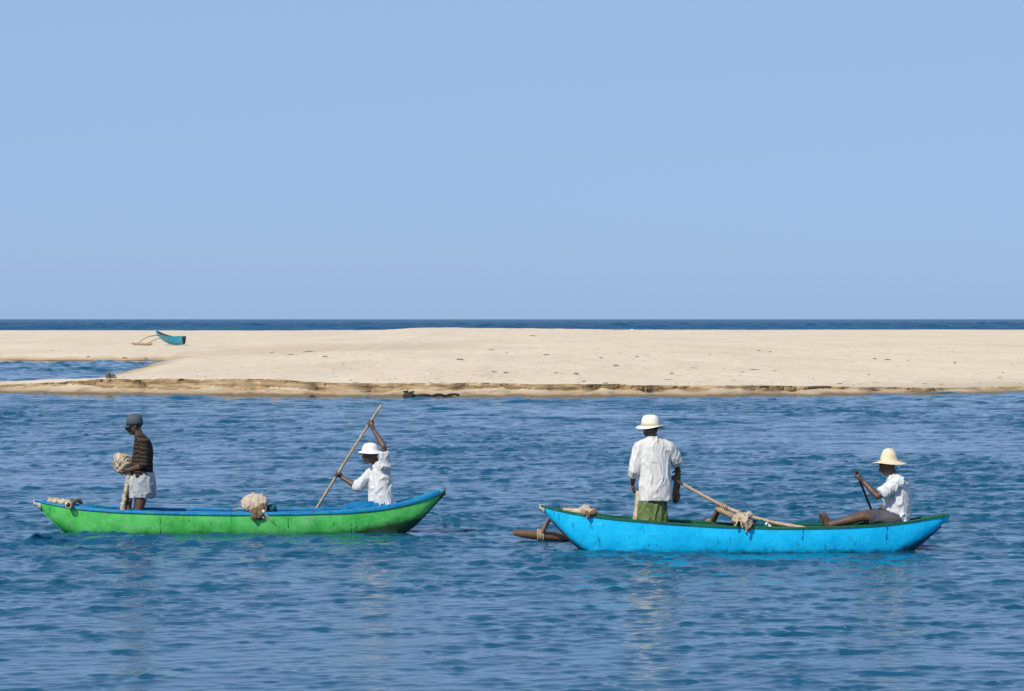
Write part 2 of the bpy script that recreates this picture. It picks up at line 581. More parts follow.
sea_m, nt, b = mat_nodes('sea_water', 0.3, 0.11)
b.inputs['IOR'].default_value = 1.333
geo = nt.nodes.new('ShaderNodeNewGeometry')
f1 = add_noise(nt, 0.30, 5, 0.75, geo.outputs['Position'], (1.0, 0.12, 1.0))
foam = ramp(nt, f1.outputs[0], [(0.735, (0, 0, 0)), (0.76, (1, 1, 1))])
f2 = add_noise(nt, 0.02, 4, 0.6, geo.outputs['Position'], (1.0, 0.25, 1.0))
deep = ramp(nt, f2.outputs[0], [(0.35, (0.008, 0.064, 0.15)), (0.65, (0.014, 0.090, 0.175))])
nt.links.new(mixc(nt, foam.outputs[0], deep.outputs[0], (0.75, 0.78, 0.8)), b.inputs['Base Color'])
w1 = add_noise(nt, 0.9, 4, 0.6, geo.outputs['Position'], (0.6, 1.0, 0.0))
bump(nt, b, w1.outputs[0], 1.0, 0.9)
ex = sym([(0, 220, 2.6, 2.6), (220, 1200, 4, 40), (1200, 12000, 80, 1500)])
ey = steps([(420, 700, 8, 3.0), (700, 1400, 2.6, 3.5), (1400, 6000, 6, 60), (6000, 26000, 200, 3000)])
EX, EY = np.meshgrid(ex, ey)
scomp = wave_set(44, 5.5, 19, 0.19, math.radians(-88), 0.45, rng)
ddx, ddy, ddz = wave_field(EX, EY, scomp, 0.6)
sa = np.interp(EY, [420, 480, 2200, 5000], [0.2, 1, 1, 0.0]) * np.interp(np.abs(EX), [300, 700], [1, 0.3])
setp(grid_object('sea', EX + ddx * sa, EY + ddy * sa, ddz * sa, sea_m), kind='structure')

# ------------------------------------------------------------------ materials for the things
def hull_paint(name, c1, c2, dark_tone, zlo, zhi, scuff=(0.30, 0.32, 0.30), scuff_lo=0.63, ends=(9.0, 9.0, 0.0)):
    m, nt, b = mat_nodes(name, 0.42, 0.4)
    tc = nt.nodes.new('ShaderNodeTexCoord')
    sp_ = nt.nodes.new('ShaderNodeSeparateXYZ')
    nt.links.new(tc.outputs['Object'], sp_.inputs[0])
    n = add_noise(nt, 3.5, 6, 0.7, tc.outputs['Object'])
    r = ramp(nt, n.outputs[0], [(0.36, c1), (0.64, c2)])
    # scuffs and hairline chips
    s = add_noise(nt, 16, 6, 0.7, tc.outputs['Object'], (0.5, 1, 1.6))
    sr = ramp(nt, s.outputs[0], [(scuff_lo - 0.04, (0, 0, 0)), (scuff_lo, (1, 1, 1))])
    c = mixc(nt, math_node(nt, 'MULTIPLY', sr.outputs[0], 0.65), r.outputs[0], scuff)
    dk = add_noise(nt, 9, 6, 0.75, tc.outputs['Object'], (2.2, 1, 0.5))
    dr = ramp(nt, dk.outputs[0], [(0.36, (1, 1, 1)), (0.42, (0, 0, 0))])
    c = mixc(nt, math_node(nt, 'MULTIPLY', dr.outputs[0], 0.55), c, dark_tone)
    # waterline stain, plus a dark tone that climbs higher towards the hull ends
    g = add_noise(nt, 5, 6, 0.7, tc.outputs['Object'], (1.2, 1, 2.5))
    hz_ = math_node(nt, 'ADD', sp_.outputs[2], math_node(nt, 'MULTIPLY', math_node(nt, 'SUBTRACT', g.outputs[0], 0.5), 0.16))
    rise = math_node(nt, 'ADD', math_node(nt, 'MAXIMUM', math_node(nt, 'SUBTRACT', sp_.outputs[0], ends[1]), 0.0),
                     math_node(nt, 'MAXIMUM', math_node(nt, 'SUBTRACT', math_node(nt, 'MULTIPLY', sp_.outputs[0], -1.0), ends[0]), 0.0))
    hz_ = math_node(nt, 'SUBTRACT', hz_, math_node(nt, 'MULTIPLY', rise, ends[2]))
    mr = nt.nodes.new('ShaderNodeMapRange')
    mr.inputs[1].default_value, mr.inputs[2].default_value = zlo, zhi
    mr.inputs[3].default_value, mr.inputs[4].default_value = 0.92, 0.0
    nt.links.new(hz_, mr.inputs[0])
    c = mixc(nt, mr.outputs[0], c, dark_tone)
    nt.links.new(c, b.inputs['Base Color'])
    nb_ = add_noise(nt, 7, 4, 0.6, tc.outputs['Object'])
    bump(nt, b, nb_.outputs[0], 0.5, 0.015)
    rr = ramp(nt, n.outputs[0], [(0.3, (0.34, 0.34, 0.34)), (0.7, (0.55, 0.55, 0.55))])
    nt.links.new(rr.outputs[0], b.inputs['Roughness'])
    return m

def cloth(name, c1, c2, scale=9.0, bumps=0.35):
    return mat_mottled(name, c1, c2, scale, 0.9, 0.1, bumps, 0.010)

M = {}
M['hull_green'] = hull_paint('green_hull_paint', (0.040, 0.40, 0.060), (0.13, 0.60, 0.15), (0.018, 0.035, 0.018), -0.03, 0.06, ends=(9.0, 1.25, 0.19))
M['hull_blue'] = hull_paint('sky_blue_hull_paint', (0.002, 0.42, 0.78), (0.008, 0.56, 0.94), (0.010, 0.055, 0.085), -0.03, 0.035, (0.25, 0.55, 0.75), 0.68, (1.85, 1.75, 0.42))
M['band_blue'] = hull_paint('blue_gunwale_paint', (0.003, 0.16, 0.40), (0.010, 0.25, 0.54), (0.01, 0.04, 0.05), -0.5, -0.45, (0.05, 0.36, 0.14), 0.58)
M['lining_blue'] = hull_paint('blue_inner_paint', (0.003, 0.13, 0.34), (0.008, 0.19, 0.44), (0.01, 0.03, 0.06), -0.5, -0.45)
M['rim_green'] = hull_paint('dark_green_rim_paint', (0.008, 0.085, 0.04), (0.014, 0.14, 0.065), (0.01, 0.03, 0.02), -0.5, -0.45, (0.10, 0.2, 0.12))
M['lining_green'] = hull_paint('green_inner_paint', (0.008, 0.075, 0.035), (0.014, 0.12, 0.055), (0.01, 0.03, 0.02), -0.5, -0.45)
M['tip_white'] = mat_mottled('worn_white_tip_paint', (0.26, 0.30, 0.24), (0.50, 0.52, 0.46), 18)
M['old_teal'] = hull_paint('weathered_teal_paint', (0.008, 0.19, 0.27), (0.016, 0.27, 0.36), (0.01, 0.05, 0.06), -0.5, -0.45, (0.15, 0.3, 0.32), 0.66)
M['wood'] = mat_mottled('weathered_wood', (0.20, 0.135, 0.085), (0.36, 0.26, 0.17), 14, 0.85, 0.15, 0.5, 0.01, (1, 1, 1))
M['wood_pale'] = mat_mottled('pale_bamboo_wood', (0.34, 0.24, 0.14), (0.52, 0.40, 0.26), 12, 0.7, 0.25, 0.4, 0.006)
M['wood_red'] = mat_mottled('wet_brown_wood', (0.085, 0.045, 0.026), (0.17, 0.09, 0.05), 12, 0.6, 0.3, 0.6, 0.012)
M['wood_dark'] = mat_mottled('dark_driftwood', (0.030, 0.022, 0.016), (0.075, 0.055, 0.04), 6, 0.85, 0.15, 0.6, 0.03)
M['shaft_dark'] = mat_mottled('dark_paddle_wood', (0.020, 0.018, 0.018), (0.045, 0.036, 0.03), 14, 0.55, 0.35, 0.3, 0.004)
M['net'] = mat_mottled('pale_beige_net', (0.46, 0.36, 0.25), (0.74, 0.64, 0.50), 26, 0.95, 0.05, 1.0, 0.02)
M['net_dark'] = mat_mottled('brown_damp_net', (0.11, 0.07, 0.045), (0.26, 0.18, 0.12), 24, 0.95, 0.05, 1.0, 0.02)
M['rope'] = mat_mottled('straw_rope', (0.34, 0.25, 0.15), (0.52, 0.41, 0.28), 40, 0.95, 0.05, 0.8, 0.008)
M['float_white'] = mat_mottled('white_net_float', (0.6, 0.58, 0.52), (0.78, 0.77, 0.72), 10)
M['teal_cloth'] = cloth('teal_wet_cloth', (0.008, 0.06, 0.085), (0.02, 0.12, 0.14))
M['skin'] = mat_mottled('dark_brown_skin', (0.080, 0.043, 0.027), (0.125, 0.069, 0.044), 10, 0.48, 0.45, 0.1, 0.003)
M['hair'] = mat_mottled('black_hair', (0.008, 0.007, 0.006), (0.016, 0.014, 0.012), 60, 0.7, 0.3, 0.8, 0.006)
M['eye'] = mat_mottled('eye_white', (0.20, 0.18, 0.16), (0.26, 0.24, 0.21), 10, 0.45, 0.4, 0)
M['shirt_white'] = cloth('white_cotton', (0.52, 0.52, 0.53), (0.63, 0.63, 0.635), 5)
M['shirt_cream'] = cloth('creamy_white_cotton', (0.55, 0.535, 0.505), (0.66, 0.645, 0.615), 5)
M['shirt_soft'] = cloth('soft_white_cotton', (0.54, 0.54, 0.55), (0.65, 0.65, 0.65), 5)
M['wrap_white'] = cloth('white_wrap_cotton', (0.27, 0.29, 0.31), (0.46, 0.47, 0.48), 6)
M['trouser_blue'] = cloth('blue_trouser_cotton', (0.006, 0.10, 0.26), (0.015, 0.18, 0.38), 12)
M['sarong_green'] = cloth('olive_green_cotton', (0.050, 0.095, 0.028), (0.17, 0.22, 0.09), 14)
M['shorts_grey'] = cloth('grey_cotton', (0.055, 0.055, 0.066), (0.10, 0.10, 0.115), 8)
M['cap_grey'] = cloth('slate_grey_cotton', (0.055, 0.075, 0.088), (0.085, 0.11, 0.125), 12)
M['hat_white'] = cloth('white_hat_cotton', (0.74, 0.73, 0.70), (0.82, 0.81, 0.79), 14)
M['hat_cream'] = mat_mottled('bleached_straw', (0.70, 0.64, 0.53), (0.82, 0.77, 0.67), 30, 0.9, 0.1, 0.6, 0.006)
M['hat_straw'] = mat_mottled('pale_yellow_straw', (0.60, 0.48, 0.31), (0.76, 0.65, 0.47), 30, 0.9, 0.1, 0.6, 0.006)
M['hat_band'] = mat_mottled('hat_band_cotton', (0.45, 0.38, 0.28), (0.55, 0.47, 0.36), 20)
# striped shirt
m, nt, b = mat_nodes('dark_striped_cotton', 0.92, 0.1)
tc = nt.nodes.new('ShaderNodeTexCoord')
wv = nt.nodes.new('ShaderNodeTexWave')
wv.bands_direction = 'Z'
wv.inputs['Scale'].default_value = 6.0
wv.inputs['Distortion'].default_value = 6.0
wv.inputs['Detail'].default_value = 2
nt.links.new(tc.outputs['Object'], wv.inputs['Vector'])
r = ramp(nt, wv.outputs[0], [(0.0, (0.020, 0.015, 0.013)), (0.55, (0.030, 0.021, 0.016)), (0.9, (0.068, 0.047, 0.031))])
nt.links.new(r.outputs[0], b.inputs['Base Color'])
M['shirt_stripe'] = m

# ------------------------------------------------------------------ boats
def build_boat(h, label, hull_mat, lining_mat, rim_mat, band=None, rim_w=0.036):
    xm = (h.x0 + h.x1) / 2
    root = empty('outrigger_canoe', (xm, h.d, 0))
    setp(root, label, 'canoe', 'canoes afloat on the lagoon')
    N = 90
    xs = [h.x0 + (h.x1 - h.x0) * (0.5 - 0.5 * math.cos(math.pi * i / N)) for i in range(N + 1)]
    def bf(x):                            # section parameter where the painted band begins
        hh = max(0.02, h.zg(x) - h.zk(x))
        bh = min(float(np.interp((x - h.x0) / (h.x1 - h.x0), [0, 0.12, 0.7, 1], [0.010, 0.026, 0.028, 0.060])), hh * 0.8)
        return math.acos(1 - (1 - bh / hh) ** (1 / 0.92)) * 2 / math.pi
    mb = MB()
    mb.loft([h.ring(x, 0.0, 0.0, 1.0) for x in xs], closed=False, caps=False)
    # end plates
    for x, flip in ((xs[0], 0), (xs[-1], 1)):
        r_ = h.ring(x, 0.0, 0.0, 1.0)
        mb.add(r_, [tuple(range(len(r_)))])
    hull = mb.build('hull', hull_mat, root)
    if band:
        for side in (-1, 1):
            mb = MB()
            rings = []
            for x in xs:
                s = h.section(x, -0.009, bf(x), 1.0, 5)
                rings.append([Vector((x, h.d + side * y, z)) for y, z in s])
            mb.loft(rings, closed=False, caps=False)
            o = mb.build('gunwale_band', band, root)
            md = o.modifiers.new('thickness', 'SOLIDIFY')
            md.thickness = 0.012
            md.offset = 0
    mb = MB()
    mb.loft([h.ring(x, 0.028, 0.0, 1.0, 12, 0.03) for x in xs[4:-4]], closed=False, caps=False)
    mb.build('hull_lining', lining_mat, root)
    for side in (-1, 1):
        rings = []
        for x in xs:
            y, z = h.section(x, 0, 0, 1, 2)[-1]
            w = rim_w * min(1.0, 0.4 + h.hb(x) * 3)
            yi = max(0.0, y - w)
            wob = 0.003 * math.sin(x * 9) + 0.002 * math.sin(x * 23 + 1)
            rings.append([Vector((x, h.d + side * yi, z - 0.012)), Vector((x, h.d + side * (y + 0.010), z - 0.014)),
                          Vector((x, h.d + side * (y + 0.012), z + 0.010 + wob)), Vector((x, h.d + side * yi, z + 0.013 + wob))])
        MB().loft(rings).build('gunwale', rim_mat, root, smooth=False)
    # small end decks
    for a, b_ in ((3, 22), (N - 22, N - 3)):
        rings = []
        for x in xs[a:b_ + 1]:
            y, z = h.section(x, 0.02, 0, 1, 2)[-1]
            rings.append([Vector((x, h.d - y, z - 0.012)), Vector((x, h.d, z - 0.004)), Vector((x, h.d + y, z - 0.012)),
                          Vector((x, h.d + y * 0.9, z - 0.035)), Vector((x, h.d - y * 0.9, z - 0.035))])
        MB().loft(rings).build('end_deck', rim_mat, root)
    return root, hull

def thwart(root, h, x, mat, w=0.10):
    hb = min(h.hb(x - w), h.hb(x + w)) - 0.045
    z = h.zg(x) - 0.09
    return MB().box((x, h.d, z), (Vector((1, 0, 0)), Vector((0, 1, 0)), Vector((0, 0, 1))), (w, hb, 0.014)).build('thwart', mat, root, smooth=False)

def lashing(pt, axis, r, turns, mat, parent, name='rope_lashing', wire=0.008, width=0.09):
    axis = Vector(axis).normalized()
    ref = Vector((0, 0, 1)) if abs(axis.z) < 0.9 else Vector((1, 0, 0))
    n_ = (ref - axis * ref.dot(axis)).normalized()
    bi = axis.cross(n_)
    pts = []
    K = turns * 12
    for i in range(K + 1):
        a = 2 * math.pi * i / 12
        pts.append(Vector(pt) + axis * (width * (i / K - 0.5)) + (n_ * math.cos(a) + bi * math.sin(a)) * (r + 0.004 * math.sin(i * 1.7)))
    return MB().tube(pts, wire, 6).build(name, mat, parent)

# left canoe: green hull, blue upper band
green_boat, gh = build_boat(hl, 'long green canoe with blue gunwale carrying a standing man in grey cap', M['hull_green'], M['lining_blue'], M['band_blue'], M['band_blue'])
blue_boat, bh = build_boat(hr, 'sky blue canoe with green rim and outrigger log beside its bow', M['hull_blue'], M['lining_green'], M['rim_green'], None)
for u in (200, 300, 386):
    thwart(green_boat, hl, P(u, 500, DL).x, M['lining_blue'], 0.12)
for u in (620, 700, 900):
    thwart(blue_boat, hr, P(u, 500, DR).x, M['lining_green'], 0.12)
# worn tips
def tip(h, x0, x1, mat, root):
    rings = []
    for i in range(6):
        x = x0 + (x1 - x0) * i / 5
        y, z = h.section(x, -0.014, 0, 1, 2)[-1]
        zk = max(h.zk(x) - 0.012, z - 0.10)
        rings.append([Vector((x, h.d + y * math.cos(a), (z + zk) / 2 + ((z - zk) / 2 + 0.016) * math.sin(a))) for a in (2 * math.pi * k / 12 for k in range(12))])
    MB().loft(rings).build('bow_cap', mat, root)
tip(hl, hl.x0 - 0.015, hl.x0 + 0.09, M['tip_white'], green_boat)
tip(hr, hr.x0 - 0.012, hr.x0 + 0.05, M['tip_white'], blue_boat)
tip(hl, hl.x1 - 0.05, hl.x1 + 0.012, M['wood_dark'], green_boat)
# rubbing strake along the stem and stern keel of each boat
def keel_strip(h, x0, x1, mat, root, r=0.014):
    pts = [Vector((x0 + (x1 - x0) * i / 14, h.d, h.zk(x0 + (x1 - x0) * i / 14) - 0.004)) for i in range(15)]
    MB().tube(pts, r, 8).build('keel_strip', mat, root)
keel_strip(hr, hr.x0 + 0.12, hr.x0 + 0.9, M['wood_dark'], blue_boat)
keel_strip(hr, hr.x1 - 0.9, hr.x1 - 0.1, M['wood_dark'], blue_boat)
keel_strip(hl, hl.x1 - 0.9, hl.x1 - 0.03, M['wood_dark'], green_boat)
keel_strip(hl, hl.x0 + 0.1, hl.x0 + 0.7, M['hull_green'], green_boat)

def seam(h, u, root, mat, f0=0.5, f1=0.97, lean=0.0, r=0.006):
    x = P(u, 0, h.d).x
    s_ = h.section(x, -0.002, f0, f1, 8)
    MB().tube([Vector((x + lean * k / 8 + 0.004 * math.sin(k * 2.2), h.d - y, z)) for k, (y, z) in enumerate(s_)], [r * (0.6 + 0.4 * math.sin(k)) for k in range(9)], 6).build('hull_seam', mat, root)
for u, a, c_ in ((163, 0.45, 0.90), (290, 0.70, 0.90), (352, 0.55, 0.75)):
    seam(hl, u, green_boat, M['wood_dark'], a, c_, 0.0, 0.005)
for u, a, c_ in ((884, 0.72, 0.97), (800, 0.80, 0.96)):
    seam(hr, u, blue_boat, M['teal_cloth'], a, c_, 0.01, 0.006)

def log_float(root, p0, p1, r, mat):
    pts, rad = [], []
    for i in range(25):
        t = i / 24
        p = Vector(p0).lerp(Vector(p1), t)
        p.z += 0.012 * math.sin(t * 9) + 0.05 * (abs(t - 0.5) * 2) ** 6
        pts.append(p)
        rad.append(r * (0.62 + 0.38 * min(1, min(t, 1 - t) * 9)) * (1 + 0.06 * math.sin(t * 31)))
    return MB().tube(pts, rad, 12).build('outrigger_float', mat, root)

# blue boat's outrigger lies beyond the hull
FD = DR + 1.55
fx0 = P(513, 540, FD).x
log_float(blue_boat, (fx0, FD, 0.045), (fx0 + 3.1, FD, -0.05), 0.060, M['wood_red'])
fb = P(541, 536, FD)
boom_pts = bez([(P(585, 520, DR).x, DR - 0.24, hr.zg(P(585, 520, DR).x) + 0.03), (P(578, 520, DR).x, DR + 0.1, 0.46),
                (P(561, 519, DR).x, DR + 0.75, 0.42), (P(549, 526, FD).x, DR + 1.3, 0.27), (fb.x, FD, 0.05)], 24)
MB().tube(boom_pts, [0.036 - 0.010 * i / (len(boom_pts) - 1) for i in range(len(boom_pts))], 10).build('outrigger_boom', M['wood'], blue_boat)
lashing((fb.x, FD, 0.06), (1, 0, 0), 0.070, 5, M['rope'], blue_boat)
MB().tube([Vector((fb.x + 0.02, FD - 0.03, 0.18)), Vector((fb.x + 0.03, FD - 0.02, -0.05))], [0.022, 0.03], 8).build('float_peg', M['wood_red'], blue_boat)
bp = bez([P(750, 529, DR - 0.36), P(741, 520.5, DR - 0.24), P(729, 514.5, DR - 0.05), P(716.5, 508.5, DR + 0.15)], 18)
MB().tube(bp, [0.033 + 0.005 * math.sin(i * 1.3) for i in range(len(bp))], 9).build('outrigger_boom', M['wood'], blue_boat)
MB().tube([P(719, 507.5, DR + 0.13), P(717.5, 512, DR + 0.2), P(714, 519, DR + 0.3), P(711, 526, DR + 0.42)], [0.034, 0.033, 0.036, 0.03], 9).build('boom_post', M['wood_red'], blue_boat)
MB().tube(bez([P(713, 521, DR + 0.33), (P(707, 0, DR).x, DR + 0.9, 0.26), (P(700, 530, FD).x, FD, 0.05)], 12), 0.03, 8).build('boom_end', M['wood'], blue_boat)
for k, (u, v, dd) in enumerate(((747, 524, -0.345), (740, 517, -0.2))):
    lashing(P(u, v, DR + dd), P(736, 514, DR) - P(748, 525, DR), 0.050, 5, M['rope'], blue_boat, width=0.12, wire=0.011)

# green boat's outrigger, mostly hidden by the hull
FL = DL + 1.5
gx0 = P(57, 529, FL).x
log_float(green_boat, (gx0, FL, 0.03), (gx0 + 3.4, FL, 0.02), 0.058, M['wood_red'])
for u in (72, 262):
    xb = P(u, 520, DL).x
    zt = hl.zg(xb)
    q = bez([(xb, DL - 0.25, zt + 0.025), (xb, DL + 0.3, zt + 0.04), (xb - 0.03, DL + 0.9, zt - 0.02), (xb - 0.06, FL, 0.05)], 20)
    MB().tube(q, 0.028, 8).build('outrigger_boom', M['wood'], green_boat)
    lashing((xb, DL - 0.27, zt + 0.02), (0, 1, 0), 0.036, 4, M['rope'], green_boat)

# ------------------------------------------------------------------ people
def frame(f, up):
    f = Vector(f).normalized()
    up = (Vector(up) - f * Vector(up).dot(f)).normalized()
    return f, up.cross(f), up             # forward, left, up

def grip_hand(mb, c, axis, wrist, r, flip=1):
    """hand closed round a rod of radius r at c along axis, forearm coming from wrist"""
    c, wrist = Vector(c), Vector(wrist)
    a = Vector(axis).normalized()
    w = (wrist - c)
    w = (w - a * w.dot(a)).normalized()
    t = a.cross(w) * flip
    R = r + 0.009
    mb.ball(c + w * 0.040 + t * (r + 0.010), 0.045, 0.038, 0.017, (w, a, t), 12, 8)       # palm
    mb.cap(wrist, c + w * 0.055 + t * (r + 0.008), 0.026, 0.026)
    for k in range(4):
        off = a * ((k - 1.5) * 0.0205)
        L = (3.3, 3.9, 3.7, 3.0)[k]
        prev = c + off + w * 0.028 + t * (r + 0.012)
        for s in range(4):
            ang = 0.25 + s * L / 3
            q = c + off + (t * math.cos(ang) - w * math.sin(ang)) * R
            mb.cap(prev, q, 0.0098 - 0.0006 * s, 0.0094 - 0.0006 * s, 8)
            prev = q
    th0 = c + w * 0.058 + t * 0.008 - a * 0.026
    th1 = c + w * 0.030 - t * (r * 0.6 + 0.012) - a * 0.034
    th2 = c - w * 0.002 - t * (R + 0.002) - a * 0.022
    mb.cap(th0, th1, 0.0125, 0.0115, 8)
    mb.cap(th1, th2, 0.0112, 0.0095, 8)

def open_hand(mb, wrist, d, palm_n, curl=0.5):
    """relaxed hand: d = direction of the palm, palm_n = the way the palm faces"""
    f, l, u = frame(d, palm_n)            # u = palm normal
    wrist = Vector(wrist)
    pc = wrist + f * 0.055
    mb.ball(pc, 0.052, 0.040, 0.017, (f, l, u), 12, 8)
    for k in range(4):
        base = wrist + f * 0.098 + l * ((k - 1.5) * 0.020)
        ln = (0.036, 0.042, 0.040, 0.031)[k]
        ang, p = 0.15, base - f * 0.02
        mb.cap(p, base, 0.0105, 0.0100, 8)
        p = base
        for s in range(3):
            ang += curl * (0.8, 0.9, 0.7)[s]
            q = p + (f * math.cos(ang) + u * math.sin(ang)) * ln * (1, 0.72, 0.58)[s]
            mb.cap(p, q, 0.0098 - 0.0007 * s, 0.0092 - 0.0007 * s, 8)
            p = q
    b0 = wrist + f * 0.030 - l * 0.030
    b1 = b0 + f * 0.034 - l * 0.026 + u * 0.014
    b2_ = b1 + f * 0.030 - l * 0.004 + u * 0.012
    mb.cap(b0, b1, 0.0130, 0.0112, 8)
    mb.cap(b1, b2_, 0.0110, 0.0092, 8)

def head(mb, c, f, up, s=1.0):
    f, l, u = frame(f, up)
    A = lambda a, b_, d: c + f * a * s + l * b_ * s + u * d * s
    ax = (f, l, u)
    mb.ball(A(-0.010, 0, 0.030), 0.098 * s, 0.076 * s, 0.090 * s, ax)            # skull
    mb.ball(A(0.022, 0, -0.030), 0.066 * s, 0.062 * s, 0.086 * s, ax)            # face
    mb.ball(A(0.045, 0, -0.088), 0.036 * s, 0.040 * s, 0.026 * s, ax)            # chin
    mb.ball(A(0.074, 0, 0.018), 0.022 * s, 0.052 * s, 0.012 * s, ax)             # brow
    mb.cap(A(0.088, 0, 0.004), A(0.108, 0, -0.030), 0.008 * s, 0.014 * s)        # nose
    for sg in (-1, 1):
        mb.ball(A(0.096, sg * 0.012, -0.034), 0.010 * s, 0.010 * s, 0.008 * s, ax, 8, 6)
        mb.ball(A(-0.008, sg * 0.077, -0.010), 0.020 * s, 0.008 * s, 0.032 * s, ax)  # ears
        mb.ball(A(0.050, sg * 0.040, -0.030), 0.028 * s, 0.022 * s, 0.020 * s, ax)   # cheeks
    mb.ball(A(0.086, 0, -0.056), 0.012 * s, 0.024 * s, 0.007 * s, ax)            # lips
    mb.ball(A(0.082, 0, -0.067), 0.012 * s, 0.021 * s, 0.007 * s, ax)

def eyes(root, c, f, up):
    f, l, u = frame(f, up)
    for sg in (-1, 1):
        MB().ball(c + f * 0.081 + l * sg * 0.031 + u * -0.002, 0.009, 0.012, 0.006, (f, l, u), 10, 8).build('eye', M['eye'], root)

def hair(root, c, f, up):
    f, l, u = frame(f, up)
    mb = MB()
    vs_ = []
    n_u, n_v = 24, 14
    rows = []
    for i in range(n_v):
        th = math.pi * 0.66 * i / (n_v - 1)
        row = []
        for j in range(n_u):
            ph = 2 * math.pi * j / n_u
            t_ = th * (1.0 if math.cos(ph) < 0.2 else 0.72)
            d = f * math.sin(t_) * math.cos(ph) * 0.106 + l * math.sin(t_) * math.sin(ph) * 0.083 + u * math.cos(t_) * 0.097
            row.append(c + f * -0.012 + u * 0.030 + d)
        rows.append(row)
    mb.loft(rows, True, False)
    o = mb.build('hair', M['hair'], root)
    md = o.modifiers.new('thickness', 'SOLIDIFY')
    md.thickness = 0.008
    md.offset = -1

def body(root, J, sex=None):
    """J: joints in world space. One continuous surface."""
    mb = MB()
    f, l, u = frame(J['chest_f'], J['neck'] - J['pelvis'])
    pel, nk = J['pelvis'], J['neck']
    sp1 = pel.lerp(nk, 0.33) + f * J.get('belly', 0.0)
    sp2 = pel.lerp(nk, 0.70) + f * J.get('bow', 0.0)
    ax = (f, l, u)
    mb.ball(pel, 0.098, 0.150, 0.115, ax)
    mb.ball(sp1, 0.088, 0.132, 0.135, ax)
    mb.ball(sp2, 0.102, 0.155, 0.150, ax)
    mb.ball(nk - u * 0.055, 0.068, 0.120, 0.055, ax)
    hd = J['head']
    hf, hl_, hu = frame(J['head_f'], J.get('head_up', (0, 0, 1)))
    mb.cap(nk - u * 0.03, hd - hu * 0.055 - hf * 0.02, 0.064, 0.057)
    head(mb, hd, J['head_f'], J.get('head_up', (0, 0, 1)), 1.06)
    for s in 'LR':
        sh, elb, wr = J['sh' + s], J['el' + s], J['wr' + s]
        mb.cap(nk - u * 0.05, sh, 0.056, 0.056)
        mb.ball(sh, 0.062)
        mb.cap(sh, elb, 0.050, 0.038)
        mb.cap(sh.lerp(elb, 0.2), sh.lerp(elb, 0.65), 0.050, 0.046)
        mb.cap(elb, elb.lerp(wr, 0.35), 0.038, 0.041)
        mb.cap(elb.lerp(wr, 0.35), wr, 0.041, 0.025)
        H = J['hand' + s]
        if H[0] == 'grip':
            grip_hand(mb, H[1], H[2], wr, H[3], H[4])
        else:
            open_hand(mb, wr, H[1], H[2], H[3])
        hip, kn, an = J['hip' + s], J['kn' + s], J['an' + s]
        mb.ball(hip, 0.092)
        mb.cap(hip, kn, 0.086, 0.056)
        mb.cap(kn, kn.lerp(an, 0.32), 0.055, 0.056)
        mb.cap(kn.lerp(an, 0.32), an, 0.056, 0.034)
        ff = J['foot' + s]
        fd, fl, fu = frame(ff, (an - kn) * -1)
        sole = an - fu * 0.045
        mb.cap(an - fd * 0.03 - fu * 0.02, sole - fd * 0.035, 0.036, 0.032)
        mb.cap(an - fu * 0.012 + fd * 0.01, sole + fd * 0.13, 0.036, 0.024)
        mb.ball(sole + fd * 0.10 + fu * 0.004, 0.085, 0.044, 0.022, (fd, fl, fu))
        for k in range(5):
            tb = sole + fd * (0.165 - 0.007 * k * (1.0 if k else 0)) + fl * ((k - 2) * 0.017) * (1 if s == 'R' else -1)
            mb.cap(tb - fd * 0.02, tb + fd * 0.014, 0.011 if k else 0.014, 0.009 if k else 0.012, 8)
    return mb.remesh('body', M['skin'], root, voxel=0.0065, smooth=2)

def cloth_fold(amp, sc, stretch, seed):
    s = Vector(stretch)
    off = Vector((seed * 3.1, seed * 1.7, seed * 0.9))
    def fn(co):
        w = Vector((mnoise.noise(co * 5 + off), mnoise.noise(co * 5 - off), mnoise.noise(co * 4 + off * 2))) * 0.5
        q = Vector((co.x * s.x, co.y * s.y, co.z * s.z)) * sc + off + w
        rdg = (1 - abs(mnoise.noise(q)) * 2.4) ** 3 if abs(mnoise.noise(q)) < 0.41 else 0.0
        rd2 = max(0.0, 1 - abs(mnoise.noise(q * 1.7 + Vector((5, 2, 1)))) * 3.0) ** 2
        return max(-0.003, amp * (0.75 * rdg + 0.45 * rd2 + 0.4 * mnoise.noise(q * 0.6) - 0.16))
    return fn

def ell_ring(c, f, l, rf, rl, n=24, wob=0.0, seed=0):
    return [c + f * math.cos(a) * rf * (1 + wob * math.sin(a * 5 + seed)) + l * math.sin(a) * rl * (1 + wob * math.sin(a * 7 + seed * 2))
            for a in (2 * math.pi * k / n for k in range(n))]

def shirt(root, mat, J, hem, rings, sleeves, fold, voxel=0.009, collar=True):
    """rings: (point, front-back radius, side radius); sleeves: lists of (point, radius)"""
    f, l, u = frame(J['chest_f'], J['neck'] - J['pelvis'])
    mb = MB()
    rr = [ell_ring(p, f, l, a, b_, 26, 0.05 if i < 2 else 0.015, i) for i, (p, a, b_) in enumerate(rings)]
    mb.loft(rr)
    for sl in sleeves:
        mb.tube([p for p, _ in sl], [r for _, r in sl], 14)
        mb.ball(sl[0][0], sl[0][1] * 1.0)
    for s in 'LR':                        # sloping shoulders
        mb.cap(J['neck'] - u * 0.030, J['sh' + s] + u * 0.004, 0.074, 0.078)
    if collar:
        nk = J['neck']
        rr = [ell_ring(nk + u * h_ + f * 0.008, f, l, a, a * 1.05, 20) for h_, a in ((-0.05, 0.085), (0.005, 0.072), (0.032, 0.074))]
        mb.loft(rr)
    return mb.remesh('shirt', mat, root, voxel=voxel, smooth=3, fold=fold)

